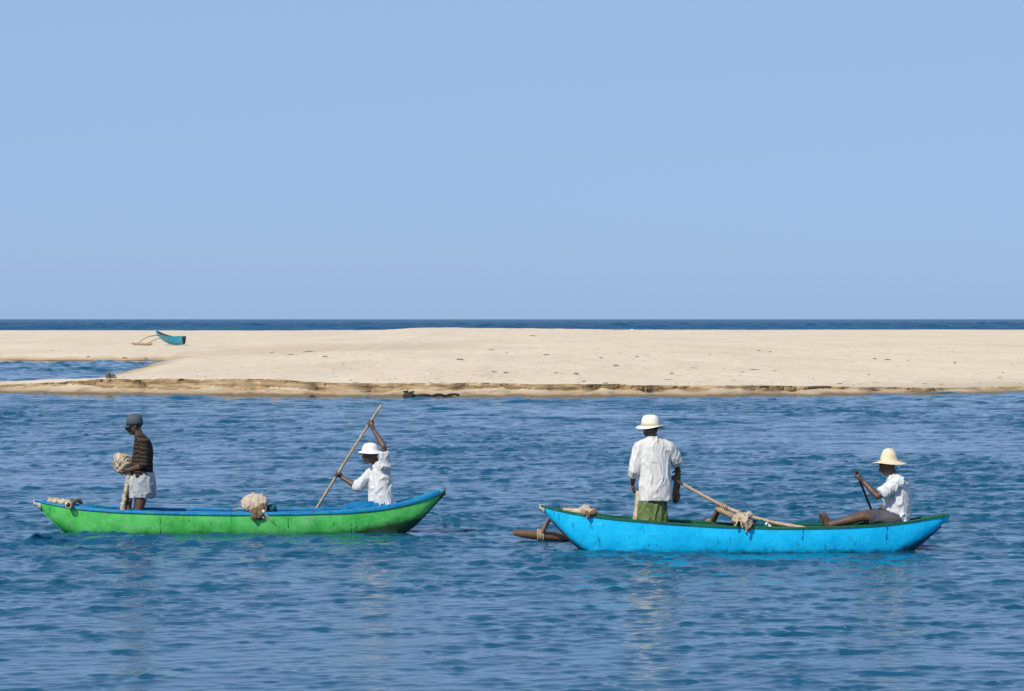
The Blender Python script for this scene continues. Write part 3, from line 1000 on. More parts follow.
def hat(root, name, mat, c, tilt_up, profile, brim_wave=0.0, f=(1, 0, 0), squash=0.9, band=None, seed=0):
    """lathe profile of (radius, height) round the head centre c"""
    fw, l, u = frame(f, tilt_up)
    rings = []
    n = 40
    for r_, h_ in profile:
        ring = []
        for k in range(n):
            a = 2 * math.pi * k / n
            dz = brim_wave * max(0, (r_ - 0.11)) / 0.1 * (math.sin(2 * a + seed) + 0.4 * math.sin(3 * a + seed * 2))
            ring.append(c + fw * (math.cos(a) * r_) + l * (math.sin(a) * r_ * squash) + u * (h_ + dz))
        rings.append(ring)
    o = MB().loft(rings, True, False).build(name, mat, root)
    md = o.modifiers.new('thickness', 'SOLIDIFY')
    md.thickness = 0.007
    if band:
        r_, h0, h1 = band
        MB().loft([ell_ring(c + u * h0, fw, l, r_ + 0.006, (r_ + 0.006) * squash, 32), ell_ring(c + u * h1, fw, l, r_ - 0.002, (r_ - 0.002) * squash, 32)],
                  True, False).build('hat_band', M['hat_band'], o)
    return o

X, Y, Z = Vector((1, 0, 0)), Vector((0, 1, 0)), Vector((0, 0, 1))

# ---- person standing in the green canoe, grey cap, facing left
Q = lambda u, v, dd=0.0: P(u, v, DL + dd)
fl_z = hl.zk(Q(139, 500).x) + 0.045
pa = empty('person', (Q(140, 500).x, DL, fl_z))
setp(pa, 'standing man in grey cap, dark striped shirt and short white wrap holding a net', 'person', 'people in the canoes')
J = dict(pelvis=Q(143, 484), neck=Q(140.0, 437), chest_f=(-1, -0.10, -0.06), bow=-0.035, head=Q(134.3, 425.2, -0.01), head_f=(-1, -0.12, -0.16), head_up=(-0.1, 0, 1),
         shL=Q(144, 443, -0.175), shR=Q(142, 443, 0.175), elL=Q(144.8, 465, -0.225), wrL=Q(128.5, 470, -0.11),
         elR=Q(143, 466, 0.215), wrR=Q(129, 463, 0.13),
         handL=('open', Vector((-1, 0.35, -0.15)), Vector((0.25, 0.9, 0.4)), 0.55), handR=('open', Vector((-1, -0.3, 0.1)), Vector((0.2, -0.9, -0.3)), 0.55),
         hipL=Q(143, 488, -0.08), hipR=Q(143, 488, 0.08), footL=(-1, -0.12, 0), footR=(-1, 0.12, 0))
J['knL'] = Q(138.5, 511, -0.09); J['knR'] = Q(137, 511, 0.09)
J['anL'] = Vector((Q(140, 0).x, DL - 0.10, fl_z + 0.085)); J['anR'] = Vector((Q(138, 0).x, DL + 0.09, fl_z + 0.085))
body(pa, J); eyes(pa, J['head'], J['head_f'], J['head_up']); hair(pa, J['head'], J['head_f'], J['head_up'])
shirt(pa, M['shirt_stripe'], J, None,
      [(Q(141.5, 477), 0.135, 0.185), (Q(142, 465), 0.138, 0.190), (Q(143, 453), 0.132, 0.195), (Q(142.6, 444), 0.112, 0.185), (Q(141, 437.5), 0.078, 0.115)],
      [[(J['shL'], 0.072), (J['shL'].lerp(J['elL'], 0.6), 0.066), (J['elL'], 0.060), (J['elL'].lerp(J['wrL'], 0.25), 0.056)],
       [(J['shR'], 0.072), (J['shR'].lerp(J['elR'], 0.6), 0.066), (J['elR'], 0.060), (J['elR'].lerp(J['wrR'], 0.25), 0.056)]],
      cloth_fold(0.010, 9, (1, 1, 0.7), 1), collar=False)
mb = MB()
mb.loft([ell_ring(Q(141.8, 497.5), -X, Y, 0.160, 0.175, 28, 0.04), ell_ring(Q(142.3, 490), -X, Y, 0.172, 0.190, 28, 0.03, 2),
         ell_ring(Q(142.5, 480), -X, Y, 0.168, 0.190, 28, 0.02, 3), ell_ring(Q(142.5, 472), -X, Y, 0.138, 0.175, 28)])
mb.remesh('wrap_skirt', M['wrap_white'], pa, voxel=0.009, smooth=3, fold=cloth_fold(0.020, 10, (1, 1, 0.45), 2))
hat(pa, 'cap', M['cap_grey'], J['head'], Vector((-0.18, 0, 1)), [(0.108, 0.004), (0.112, 0.040), (0.106, 0.082), (0.090, 0.118), (0.058, 0.140), (0.022, 0.151), (0.001, 0.154)], 0, (-1, -0.12, 0), 0.86)
fw, l_, u_ = frame((-1, -0.12, -0.22), (-0.2, 0, 1))
vs_, fs_ = [], []
for i in range(6):
    for j in range(13):
        a = -1.05 + 2.1 * j / 12
        r_ = 0.100 + 0.068 * i / 5 * math.cos(a * 0.9)
        vs_.append(J['head'] + fw * (math.cos(a) * r_) + l_ * (math.sin(a) * r_ * 0.86) + u_ * (0.022 - 0.012 * i / 5 - 0.014 * abs(a)))
for i in range(5):
    for j in range(12):
        fs_.append((i * 13 + j, i * 13 + j + 1, (i + 1) * 13 + j + 1, (i + 1) * 13 + j))
o = MB().add(vs_, fs_).build('cap_peak', M['cap_grey'], pa)
o.modifiers.new('thickness', 'SOLIDIFY').thickness = 0.006

# ---- person paddling, seated in the stern of the green canoe
pb = empty('person', (Q(384, 500).x, DL, 0.20))
setp(pb, 'seated man in white shirt and white hat with one arm raised on a long pole', 'person', 'people in the canoes')
pole_top, pole_low = Q(370.3, 422.5, 0.00), Q(337.5, 474.5, 0.255)
pole_dir = (pole_low - pole_top).normalized()
J = dict(pelvis=Q(383.5, 508), neck=Q(379, 464), chest_f=(-0.90, -0.42, 0), bow=-0.02, head=Q(370.3, 454.2, -0.03), head_f=(-0.93, -0.36, -0.12), head_up=(-0.12, -0.05, 1),
         shL=Q(385, 466, -0.17), shR=Q(375.5, 469, 0.13), elL=Q(383.5, 446, -0.20), wrL=Q(374, 430.5, -0.05),
         elR=Q(357.5, 487, 0.16), wrR=Q(343.5, 478.5, 0.225),
         handL=('grip', pole_top, pole_dir, 0.019, 1), handR=('grip', pole_low, pole_dir, 0.019, -1),
         hipL=Q(382, 508, -0.10), hipR=Q(382, 508, 0.10), knL=Q(351, 510.5, -0.13), knR=Q(350, 509.5, 0.12),
         footL=(-1, 0, -0.1), footR=(-1, 0, -0.1))
J['anL'] = Vector((Q(322, 0).x, DL - 0.10, hl.zk(Q(322, 0).x) + 0.13)); J['anR'] = Vector((Q(321, 0).x, DL + 0.10, hl.zk(Q(321, 0).x) + 0.13))
body(pb, J); eyes(pb, J['head'], J['head_f'], J['head_up']); hair(pb, J['head'], J['head_f'], J['head_up'])
shirt(pb, M['shirt_white'], J, None,
      [(Q(384, 512.5), 0.170, 0.195), (Q(382, 504), 0.172, 0.200), (Q(380.5, 490), 0.140, 0.190), (Q(380.5, 478), 0.128, 0.190), (Q(380.5, 470), 0.106, 0.175), (Q(380, 466), 0.075, 0.11)],
      [[(J['shL'], 0.074), (J['shL'].lerp(J['elL'], 0.5), 0.070), (J['shL'].lerp(J['elL'], 0.72), 0.066)],
       [(J['shR'], 0.076), (J['shR'].lerp(J['elR'], 0.6), 0.074), (J['elR'], 0.076), (J['elR'].lerp(J['wrR'], 0.22), 0.068)]],
      cloth_fold(0.022, 9, (1, 1, 0.5), 3))
# dark opening at the neck, buttons line
mb = MB()
for s in 'LR':
    mb.tube([J['hip' + s], J['hip' + s].lerp(J['kn' + s], 0.5) + Z * 0.01, J['kn' + s] + Z * 0.006, J['kn' + s].lerp(J['an' + s], 0.3), J['an' + s].lerp(J['kn' + s], 0.15)], [0.100, 0.092, 0.078, 0.072, 0.062], 14)
    mb.ball(J['kn' + s], 0.078)
    mb.ball(J['hip' + s], 0.100)
mb.ball(J['pelvis'], 0.120, 0.165, 0.100)
mb.remesh('trousers', M['trouser_blue'], pb, voxel=0.009, smooth=3, fold=cloth_fold(0.024, 12, (0.6, 1, 1), 4))
hat(pb, 'hat', M['hat_white'], J['head'], Vector((-0.26, -0.05, 1)), [(0.170, 0.012), (0.164, 0.017), (0.138, 0.032), (0.113, 0.044), (0.109, 0.068), (0.101, 0.098), (0.084, 0.125), (0.058, 0.140), (0.028, 0.147), (0.001, 0.149)],
    0.018, (-0.93, -0.36, 0), 0.88, None, 1)

pole = MB()
pe0, pe1 = pole_top - pole_dir * 0.285, pole_top + pole_dir * 2.35
pts = [pe0.lerp(pe1, i / 20) + Vector((0, 0, 0.010 * math.sin(i * 0.31))) for i in range(21)]
pole.tube(pts, [0.016 + 0.004 * i / 20 for i in range(21)], 10)
po = pole.build('pole', M['wood_pale'], None, pe1)
setp(po, 'long brown wooden pole slanting up in the white-hatted paddler\'s hands', 'pole')

# ---- person standing in the blue canoe, back to the camera
R = lambda u, v, dd=0.0: P(u, v, DR + dd)
fr_z = hr.zk(R(652, 500).x) + 0.045
pc = empty('person', (R(652, 500).x, DR, fr_z))
setp(pc, 'standing man seen from behind in loose white shirt, cream hat and green sarong', 'person', 'people in the canoes')
J = dict(pelvis=R(653, 505), neck=R(653.5, 439), chest_f=(-0.22, 0.97, -0.04), bow=-0.02, head=R(650.5, 429.5, 0.035), head_f=(-0.62, 0.78, -0.22), head_up=(-0.08, 0.1, 1),
         shL=R(640.5, 447.5, -0.01), shR=R(669, 448, 0.03), elL=R(634.5, 471, -0.03), wrL=R(632.5, 484, 0.15),
         elR=R(676.5, 461, 0.10), wrR=R(677.5, 471, 0.25),
         handL=('open', Vector((0.1, 0.55, -0.75)), Vector((0.9, 0.1, 0.1)), 0.75), handR=('open', Vector((-0.1, 0.6, -0.6)), Vector((-0.6, 0.3, -0.6)), 0.9),
         hipL=R(646.5, 509), hipR=R(659.5, 509), knL=R(645, 540, 0.03), knR=R(659.5, 540, 0.03), footL=(-0.3, 1, 0), footR=(0.1, 1, 0))
J['anL'] = Vector((R(641, 0).x, DR - 0.02, fr_z + 0.085)); J['anR'] = Vector((R(663, 0).x, DR - 0.02, fr_z + 0.085))
body(pc, J); eyes(pc, J['head'], J['head_f'], J['head_up']); hair(pc, J['head'], J['head_f'], J['head_up'])
shirt(pc, M['shirt_cream'], J, None,
      [(R(655.5, 501), 0.160, 0.196), (R(655.5, 490), 0.158, 0.196), (R(655, 472), 0.140, 0.188), (R(654.5, 456), 0.125, 0.192), (R(654, 447), 0.105, 0.185), (R(653.5, 440), 0.075, 0.105)],
      [[(J['shL'], 0.080), (J['shL'].lerp(J['elL'], 0.5), 0.082), (J['elL'], 0.078), (J['elL'].lerp(J['wrL'], 0.25), 0.072)],
       [(J['shR'], 0.080), (J['shR'].lerp(J['elR'], 0.5), 0.078), (J['elR'], 0.074), (J['elR'].lerp(J['wrR'], 0.22), 0.068)]],
      cloth_fold(0.017, 8, (1, 1, 0.35), 5))
f_, l_, u_ = frame((-0.22, 0.97, 0), Z)
mb = MB()
mb.loft([ell_ring(R(651.5, 545), f_, l_, 0.165, 0.205, 30, 0.05), ell_ring(R(651.5, 525), f_, l_, 0.160, 0.198, 30, 0.05, 1),
         ell_ring(R(652.8, 505), f_, l_, 0.130, 0.176, 30, 0.02, 2), ell_ring(R(654, 494), f_, l_, 0.105, 0.145, 30)])
mb.remesh('sarong', M['sarong_green'], pc, voxel=0.009, smooth=2, fold=cloth_fold(0.026, 9, (1, 1, 0.18), 6))
hat(pc, 'hat', M['hat_cream'], J['head'] + Vector((0, 0, 0.004)), Vector((-0.06, 0.03, 1)),
    [(0.188, 0.024), (0.182, 0.028), (0.145, 0.036), (0.116, 0.044), (0.115, 0.060), (0.113, 0.100), (0.102, 0.138), (0.080, 0.162), (0.045, 0.172), (0.001, 0.170)],
    0.024, (-0.7, 0.7, 0), 0.88, (0.116, 0.047, 0.074), 2)

# ---- person paddling, seated at the right end of the blue canoe
pd = empty('person', (R(898, 500).x, DR, hr.zg(R(900, 0).x) - 0.05))
setp(pd, 'seated man in wide straw hat, white shirt and grey shorts with legs stretched forward', 'person', 'people in the canoes')
sh_top, sh_low = R(857.5, 474.5, -0.06), R(873, 513.5, 0.30)
sh_dir = (sh_low - sh_top).normalized()
J = dict(pelvis=R(897.5, 518), neck=R(895, 477), chest_f=(-1, -0.16, 0), bow=-0.01, head=R(887.8, 465.3, -0.01), head_f=(-1, -0.1, -0.30), head_up=(-0.12, 0, 1),
         shL=R(898.5, 482.5, -0.165), shR=R(896, 482.5, 0.165), elL=R(877.5, 496.5, -0.215), wrL=R(863.5, 481.5, -0.11),
         elR=R(887, 506, 0.24), wrR=R(877.5, 511.5, 0.27),
         handL=('grip', sh_top, sh_dir, 0.017, 1), handR=('grip', sh_low, sh_dir, 0.017, -1),
         hipL=R(896, 519.5, -0.10), hipR=R(896, 519.5, 0.10), knL=R(863, 516.8, -0.12), knR=R(866, 514.5, 0.10),
         anL=R(828, 525.5, -0.13), anR=R(832, 524.5, 0.10), footL=(-0.35, -0.1, 0.95), footR=(-0.3, 0.1, 0.95))
body(pd, J); eyes(pd, J['head'], J['head_f'], J['head_up']); hair(pd, J['head'], J['head_f'], J['head_up'])
shirt(pd, M['shirt_soft'], J, None,
      [(R(896, 526), 0.150, 0.190), (R(896.5, 516), 0.165, 0.196), (R(898, 504), 0.156, 0.192), (R(898, 492), 0.146, 0.192), (R(897.3, 484), 0.116, 0.178), (R(895.5, 478), 0.078, 0.11)],
      [[(J['shL'], 0.076), (J['shL'].lerp(J['elL'], 0.5), 0.078), (J['shL'].lerp(J['elL'], 0.84), 0.080)],
       [(J['shR'], 0.076), (J['shR'].lerp(J['elR'], 0.5), 0.076), (J['shR'].lerp(J['elR'], 0.84), 0.076)]],
      cloth_fold(0.024, 9, (1, 1, 0.6), 7))
mb = MB()
for s in 'LR':
    mb.tube([J['hip' + s], J['hip' + s].lerp(J['kn' + s], 0.45), J['hip' + s].lerp(J['kn' + s], 0.80)], [0.112, 0.098, 0.090], 14)
    mb.ball(J['hip' + s], 0.112)
mb.ball(J['pelvis'], 0.120, 0.165, 0.105)
mb.remesh('shorts', M['shorts_grey'], pd, voxel=0.009, smooth=2, fold=cloth_fold(0.010, 11, (0.7, 1, 1), 8))
hat(pd, 'hat', M['hat_straw'], J['head'] + Vector((0.015, 0, 0.004)), Vector((-0.05, 0, 1)),
    [(0.210, 0.018), (0.203, 0.023), (0.165, 0.033), (0.128, 0.042), (0.108, 0.056), (0.100, 0.090), (0.089, 0.135), (0.070, 0.172), (0.044, 0.192), (0.022, 0.199), (0.001, 0.200)],
    0.010, (-1, -0.1, 0), 0.92, None, 0)
mb = MB()
s0_, s1_ = sh_top - sh_dir * 0.045, sh_top + sh_dir * 1.02
mb.tube([s0_.lerp(s1_, i / 12) for i in range(13)], 0.015, 10)
pdl = empty('paddle', s1_)
setp(pdl, 'dark paddle held upright by the man in the wide straw hat', 'paddle')
mb.build('shaft', M['shaft_dark'], pdl)
side = sh_dir.cross(Y).normalized()
nb3 = sh_dir.cross(side)
rings = []
for i in range(9):
    t = i / 8
    w = 0.02 + 0.075 * math.sin(min(1, t * 1.25) * math.pi * 0.5) * (1 if t < 0.8 else 1 - (t - 0.8) * 2.4)
    rings.append(ell_ring(s1_ - sh_dir * 0.03 + sh_dir * 0.5 * t, side, nb3, w, 0.010, 14))
MB().loft(rings).build('blade', M['shaft_dark'], pdl)
MB().ball(s0_, 0.021, 0.021, 0.024).build('grip', M['shaft_dark'], pdl)

# ------------------------------------------------------------------ nets, ropes and bundles
def lump(name, mat, balls, origin, parent=None, amp=0.03, sc=9, seed=0, voxel=0.012, extra=None):
    mb = MB()
    for c, r3 in balls:
        mb.ball(c, *r3)
    if extra:
        extra(mb)
    f1_, f2_ = cloth_fold(amp, sc, (1, 1, 1), seed), cloth_fold(amp * 0.22, sc * 2.2, (1, 1, 1), seed + 5)
    return mb.remesh(name, mat, parent, origin, voxel, 1, lambda co: f1_(co) + f2_(co))

def strands(parent, mat, pts_list, r=0.006, name='cord'):
    for pts in pts_list:
        MB().tube(bez(pts, 14), r, 6).build(name, mat, parent)

def net_cords(parent, c, r3, n, seed, r=0.005):
    n = max(3, n // 2)
    rr = random.Random(seed)
    for k in range(n):
        ax = Vector((rr.gauss(0, 1), rr.gauss(0, 1), rr.gauss(0, 1))).normalized()
        e1_ = ax.orthogonal().normalized()
        e2_ = ax.cross(e1_)
        a0, sp_, off = rr.uniform(0, 6.28), rr.uniform(1.2, 3.2), rr.uniform(-0.4, 0.4)
        pts = []
        for i_ in range(15):
            a = a0 + sp_ * i_ / 14
            d = (e1_ * math.cos(a) + e2_ * math.sin(a) + ax * (off + 0.12 * math.sin(a * 5 + k))).normalized()
            pts.append(c + Vector((d.x * r3[0], d.y * r3[1], d.z * r3[2])) * (1.04 + 0.06 * math.sin(i_ * 1.7 + k)))
        MB().tube(pts, r, 5).build('cord', M['net'] if k % 3 else M['net_dark'], parent)

# net bundle in the standing man's hands, its end trailing into the boat
nb0 = Q(122.5, 464)
nb_e = empty('fishing_net', Q(123, 478))
setp(nb_e, 'pale bundled fishing net held by the man in the grey cap, trailing down', 'net')
lump('net_bundle', M['net'], [(Q(121.5, 460), (0.10, 0.11, 0.08)), (Q(126, 463.5), (0.07, 0.10, 0.10)), (Q(122.5, 469), (0.08, 0.09, 0.065)), (Q(118.8, 464.5), (0.055, 0.09, 0.07))],
     nb0, nb_e, 0.034, 11, 1)
net_cords(nb_e, Q(122, 464), (0.115, 0.125, 0.125), 12, 3)
lump('net_tail', M['net'], [], Q(126, 490), nb_e, 0.014, 14, 2, 0.008,
     lambda mb: mb.tube([Q(129, 470, -0.03), Q(127.5, 483, -0.04), Q(124.5, 497, -0.04), Q(122.5, 509, -0.03), Q(121, 519, 0)], [0.045, 0.030, 0.026, 0.034, 0.04], 10))
lump('net_fold', M['net_dark'], [], Q(130, 490), nb_e, 0.012, 14, 3, 0.008,
     lambda mb: mb.tube([Q(131, 474, 0.03), Q(130, 485, 0.03), Q(128.5, 497, 0.03), Q(127.5, 509, 0.02), Q(127, 520, 0.02)], [0.030, 0.036, 0.042, 0.046, 0.05], 10))

# net sack hung over the green gunwale amidships
e = empty('net_sack', Q(258, 512, -0.2))
setp(e, 'pale rounded net sack slung over the green canoe\'s gunwale amidships', 'sack')
lump('sack', M['net'], [(Q(251, 504, -0.15), (0.12, 0.13, 0.115)), (Q(258.5, 503.5, -0.16), (0.115, 0.13, 0.115)), (Q(254, 499.5, -0.12), (0.10, 0.11, 0.075))], Q(255, 503), e, 0.03, 8, 11)
net_cords(e, Q(254.5, 503), (0.155, 0.15, 0.135), 12, 4)
lump('net_fold', M['net_dark'], [(Q(256.5, 512.5, -0.30), (0.085, 0.09, 0.060)), (Q(254.5, 517, -0.37), (0.055, 0.05, 0.05)), (Q(260, 515.5, -0.36), (0.045, 0.05, 0.06)), (Q(262.5, 509, -0.27), (0.05, 0.07, 0.06))], Q(257, 513), e, 0.026, 12, 12)
MB().ball(Q(263.2, 511.8, -0.36), 0.024, 0.022, 0.026).build('net_float', M['float_white'], e)
MB().ball(Q(263, 517.5, -0.385), 0.014, 0.014, 0.014).build('net_float', M['float_white'], e)
strands(e, M['rope'], [[Q(264, 514, -0.36), Q(268, 517, -0.385), Q(272.5, 521.5, -0.39)], [Q(252, 509, -0.30), Q(253, 515, -0.37), Q(256, 520, -0.395)], [Q(246, 509, -0.2), Q(240, 508.5, -0.1), Q(233, 510, 0)]], 0.009)
e = lump('wet_cloth', M['teal_cloth'], [(Q(272, 509.5, -0.12), (0.065, 0.08, 0.055)), (Q(268, 511, -0.1), (0.06, 0.07, 0.05))], Q(271, 511, -0.1), None, 0.02, 12, 15)
setp(e, 'dark teal wet cloth heaped beside the net sack on the green canoe', 'cloth')

# net and floats on the green bow
e = empty('net_heap', Q(62, 507))
setp(e, 'small heap of net and floats on the left tip of the green canoe', 'net')
lump('net_pile', M['net'], [(Q(56, 501.5), (0.10, 0.05, 0.035)), (Q(62, 503), (0.085, 0.06, 0.045)), (Q(67.5, 504.5), (0.06, 0.06, 0.05))], Q(60, 503), e, 0.028, 14, 21)
lump('net_fold', M['net_dark'], [(Q(69.5, 506, -0.07), (0.055, 0.05, 0.05)), (Q(64, 505.5, -0.07), (0.05, 0.04, 0.03))], Q(68, 506), e, 0.02, 15, 22)
MB().ball(Q(66.5, 504, -0.10), 0.024).build('net_float', M['float_white'], e)
lump('net_cord', M['teal_cloth'], [(Q(71, 502.5, 0.03), (0.05, 0.05, 0.04))], Q(71, 503), e, 0.016, 14, 23)
strands(e, M['rope'], [[Q(60, 502, -0.05), Q(53, 499, -0.02), Q(47.5, 498, 0)]], 0.009)

# net on the blue bow
e = empty('net_heap', R(583, 514))
setp(e, 'pale tangled net draped over the bow of the sky blue canoe', 'net')
lump('net_pile', M['net'], [(R(586, 510.5, -0.12), (0.065, 0.07, 0.05)), (R(592, 512.5, -0.14), (0.05, 0.06, 0.04)), (R(581, 512, -0.1), (0.06, 0.05, 0.03))], R(586, 511), e, 0.03, 15, 31)
net_cords(e, R(587, 511, -0.12), (0.10, 0.08, 0.05), 7, 5)
lump('net_tail', M['net'], [], R(570, 511), e, 0.012, 16, 32, 0.008, lambda mb: mb.tube([R(582, 511.5, -0.1), R(575, 511, -0.06), R(568, 510, -0.03), R(563, 510.3, -0.02)], [0.04, 0.028, 0.02, 0.012], 8))
lump('net_fold', M['net_dark'], [(R(594, 513, -0.22), (0.04, 0.04, 0.035)), (R(588.5, 515.5, -0.25), (0.03, 0.03, 0.035))], R(591, 514), e, 0.016, 16, 33)
strands(e, M['rope'], [[R(587, 512, -0.2), R(587, 517, -0.27), R(586.5, 518.5, -0.28)]], 0.008)

# rope and net tied at the blue canoe's middle boom
e = empty('net_bundle', R(747, 525, -0.3))
setp(e, 'brown net bundle lashed over the blue canoe\'s middle boom at the gunwale', 'net')
lump('net_pile', M['net_dark'], [(R(739.5, 518.5, -0.30), (0.06, 0.05, 0.05)), (R(735.5, 521.5, -0.30), (0.045, 0.05, 0.045))], R(738, 520), e, 0.026, 13, 41)
lump('net_fold', M['net'], [(R(741, 516, -0.32), (0.055, 0.04, 0.035)), (R(745.5, 520.5, -0.37), (0.045, 0.04, 0.06)), (R(736, 519, -0.33), (0.04, 0.04, 0.04)), (R(748, 515.5, -0.3), (0.05, 0.04, 0.03))], R(743, 519), e, 0.026, 15, 42)
net_cords(e, R(741, 519, -0.32), (0.09, 0.07, 0.08), 8, 6)
strands(e, M['rope'], [[R(745, 522, -0.4), R(747, 528, -0.41), R(746, 533, -0.40)], [R(738, 520, -0.36), R(736, 525, -0.4), R(734.5, 526, -0.4)], [R(741, 517, -0.37), R(741.5, 524, -0.41), R(743, 528, -0.41)]], 0.011)
e = lump('wet_cloth', M['teal_cloth'], [(R(758, 524, -0.2), (0.08, 0.06, 0.05)), (R(763, 525.5, -0.2), (0.07, 0.06, 0.035))], R(760, 526, -0.2), None, 0.02, 12, 45)
setp(e, 'small dark teal cloth lying right of the net bundle on the blue canoe', 'cloth')
e = MB()
e.tube([R(765.5, 529, -0.22), R(766, 525, -0.22), R(767.5, 524, -0.22), R(769, 524.5, -0.22)], [0.030, 0.034, 0.026, 0.010], 10)
e.ball(R(769, 527, -0.22), 0.035, 0.03, 0.03)
o = e.remesh('bailer', M['float_white'], None, R(767, 530, -0.22), 0.006, 2)
setp(o, 'tiny white plastic scoop on the blue canoe beside the long slanting pole', 'scoop')

# long pole slanting from the standing man's right hand to the floor of the blue canoe
q1 = R(815, 530, -0.10)
pts = bez([R(677, 481, 0.22), R(684, 484.8, 0.20), R(720, 504.5, 0.12), R(745, 514.8, 0.04), R(775, 523, -0.04), R(800, 527.3, -0.08), q1], 36)
pp = MB().tube(pts, [0.015 + 0.007 * min(1, t / 16) + 0.003 * math.sin(t * 2.1) for t in range(len(pts))], 9).build('pole', M['wood_pale'], None, q1)
for t in (13, 19):
    lashing(pts[t], pts[t + 1] - pts[t], 0.025, 4, M['rope'], pp, width=0.08, wire=0.008)
setp(pp, 'pale rough pole lying aslant in the blue canoe behind the standing man', 'pole')
# net hank and line from his hands
e = empty('net_hank', R(677, 500, 0.25))
setp(e, 'brown net hank hanging from the right hand of the man in the cream hat', 'net')
lump('hank', M['net_dark'], [], R(677, 485, 0.25), e, 0.016, 13, 51, 0.008,
     lambda mb: mb.tube([R(678.5, 470, 0.24), R(677.5, 477, 0.26), R(676.5, 488, 0.26), R(676, 499, 0.25), R(675.5, 503, 0.25)], [0.030, 0.026, 0.038, 0.046, 0.02], 10))
strands(e, M['rope'], [[R(679.5, 464, 0.22), R(680.5, 475, 0.24), R(680, 488, 0.26)]], 0.007)
e = empty('net_line', R(636, 525, 0.1))
setp(e, 'thin pale net line hanging from the left hand of the man in the cream hat', 'line')
strands(e, M['rope'], [[R(633.2, 486, 0.2), R(636.5, 493, 0.16), R(635.5, 506, 0.12), R(633.5, 522, 0.08), R(633, 540, 0.05)]], 0.013)
lump('hanging_net', M['net'], [], R(636, 510, 0), e, 0.012, 13, 53, 0.008,
     lambda mb: mb.tube([R(637.5, 491, 0.16), R(638.5, 502, 0.06), R(637, 516, 0.0), R(636, 535, 0.0)], [0.016, 0.030, 0.034, 0.04], 10))

# ------------------------------------------------------------------ beached boat on the sandbar
def sand_p(u, v):
    return ground_hit(u, v)
bb = sand_p(184, 345.5)
Dq = bb.y
bdir = Vector((-0.60, 0.80, 0)).normalized()     # towards the bow: left and away
bs = bdir.cross(Z) * -1                            # boat's left-hand side, towards the outrigger
Lb, base = 4.4, sand_at(bb.x, bb.y)
root = empty('beached_canoe', (bb.x, bb.y, base))
setp(root, 'teal outrigger canoe hauled up on the far sand, small against the sea', 'canoe')
rows, rin, NB = [], [], 30
stern = Vector((bb.x, bb.y, base)) + bs * 0.0
def bsec(t, off):
    x = t * Lb
    zg = 0.66 + 0.06 * (1 - t) ** 2 + 0.52 * max(0, t - 0.40) ** 2 / 0.36
    zk = 0.02 + 0.95 * max(0, t - 0.30) ** 1.9 / 0.508 + 0.05 * (1 - t) ** 3
    hb = (0.46 * (1 - max(0, t - 0.25) ** 2.2 / 0.53) ** 0.8 if t < 0.99 else 0.02) * (0.40 + 0.60 * min(1, t * 3.0)) - off
    hb = max(0.02, hb)
    ring = []
    for i in range(-9, 10):
        th = abs(i) / 9 * math.pi / 2
        ring.append(stern + bdir * x + bs * (math.copysign(hb * math.sin(th) ** 0.7, i) if i else 0) + Z * (zk + off + (zg - zk - off) * (1 - math.cos(th)) ** 0.9))
    return ring
rows = [bsec(i / NB, 0.0) for i in range(NB + 1)]
rin = [bsec(i / NB, 0.04) for i in range(NB + 1)]
mb = MB().loft(rows, False, False)
mb.build('hull', M['old_teal'], root)
MB().loft(rin[1:], False, False).build('hull_lining', M['wood_dark'], root)
rr = [list(r_) for r_ in (rows[0], rin[1])]
MB().add(rows[0], [tuple(range(len(rows[0])))]).build('transom', M['wood_dark'], root)
for k in (0, -1):
    MB().tube([r_[k] for r_ in rows], 0.03, 6).build('gunwale', M['old_teal'], root)
MB().tube([rows[-1][0] + Z * 0.05, rows[-1][9] + Z * 0.02, rows[-3][9] - Z * 0.02], [0.05, 0.06, 0.05], 8).build('bow_cap', M['tip_white'], root)
for t, zz in ((0.72, 0.75), (0.36, 0.62)):
    a0 = stern + bdir * (t * Lb) - bs * 0.3 + Z * zz
    a3 = stern + bdir * (t * Lb) + bs * 2.35
    a3.z = sand_at(a3.x, a3.y) + 0.16
    MB().tube(bez([a0, a0 + bs * 0.7 + Z * 0.04, a0 + bs * 1.8 - Z * 0.10, a3], 18), [0.045 - 0.001 * i for i in range(19)], 8).build('outrigger_boom', M['wood'], root)
f0 = stern + bdir * (0.22 * Lb) + bs * 2.35
f1_ = stern + bdir * (0.92 * Lb) + bs * 2.35
for p in (f0, f1_):
    p.z = sand_at(p.x, p.y) + 0.08
MB().tube([f0.lerp(f1_, i / 8) + Z * 0.06 * (abs(i - 4) / 4) ** 3 for i in range(9)], [0.07, 0.09, 0.10, 0.10, 0.10, 0.10, 0.10, 0.09, 0.06], 8).build('outrigger_float', M['wood'], root)

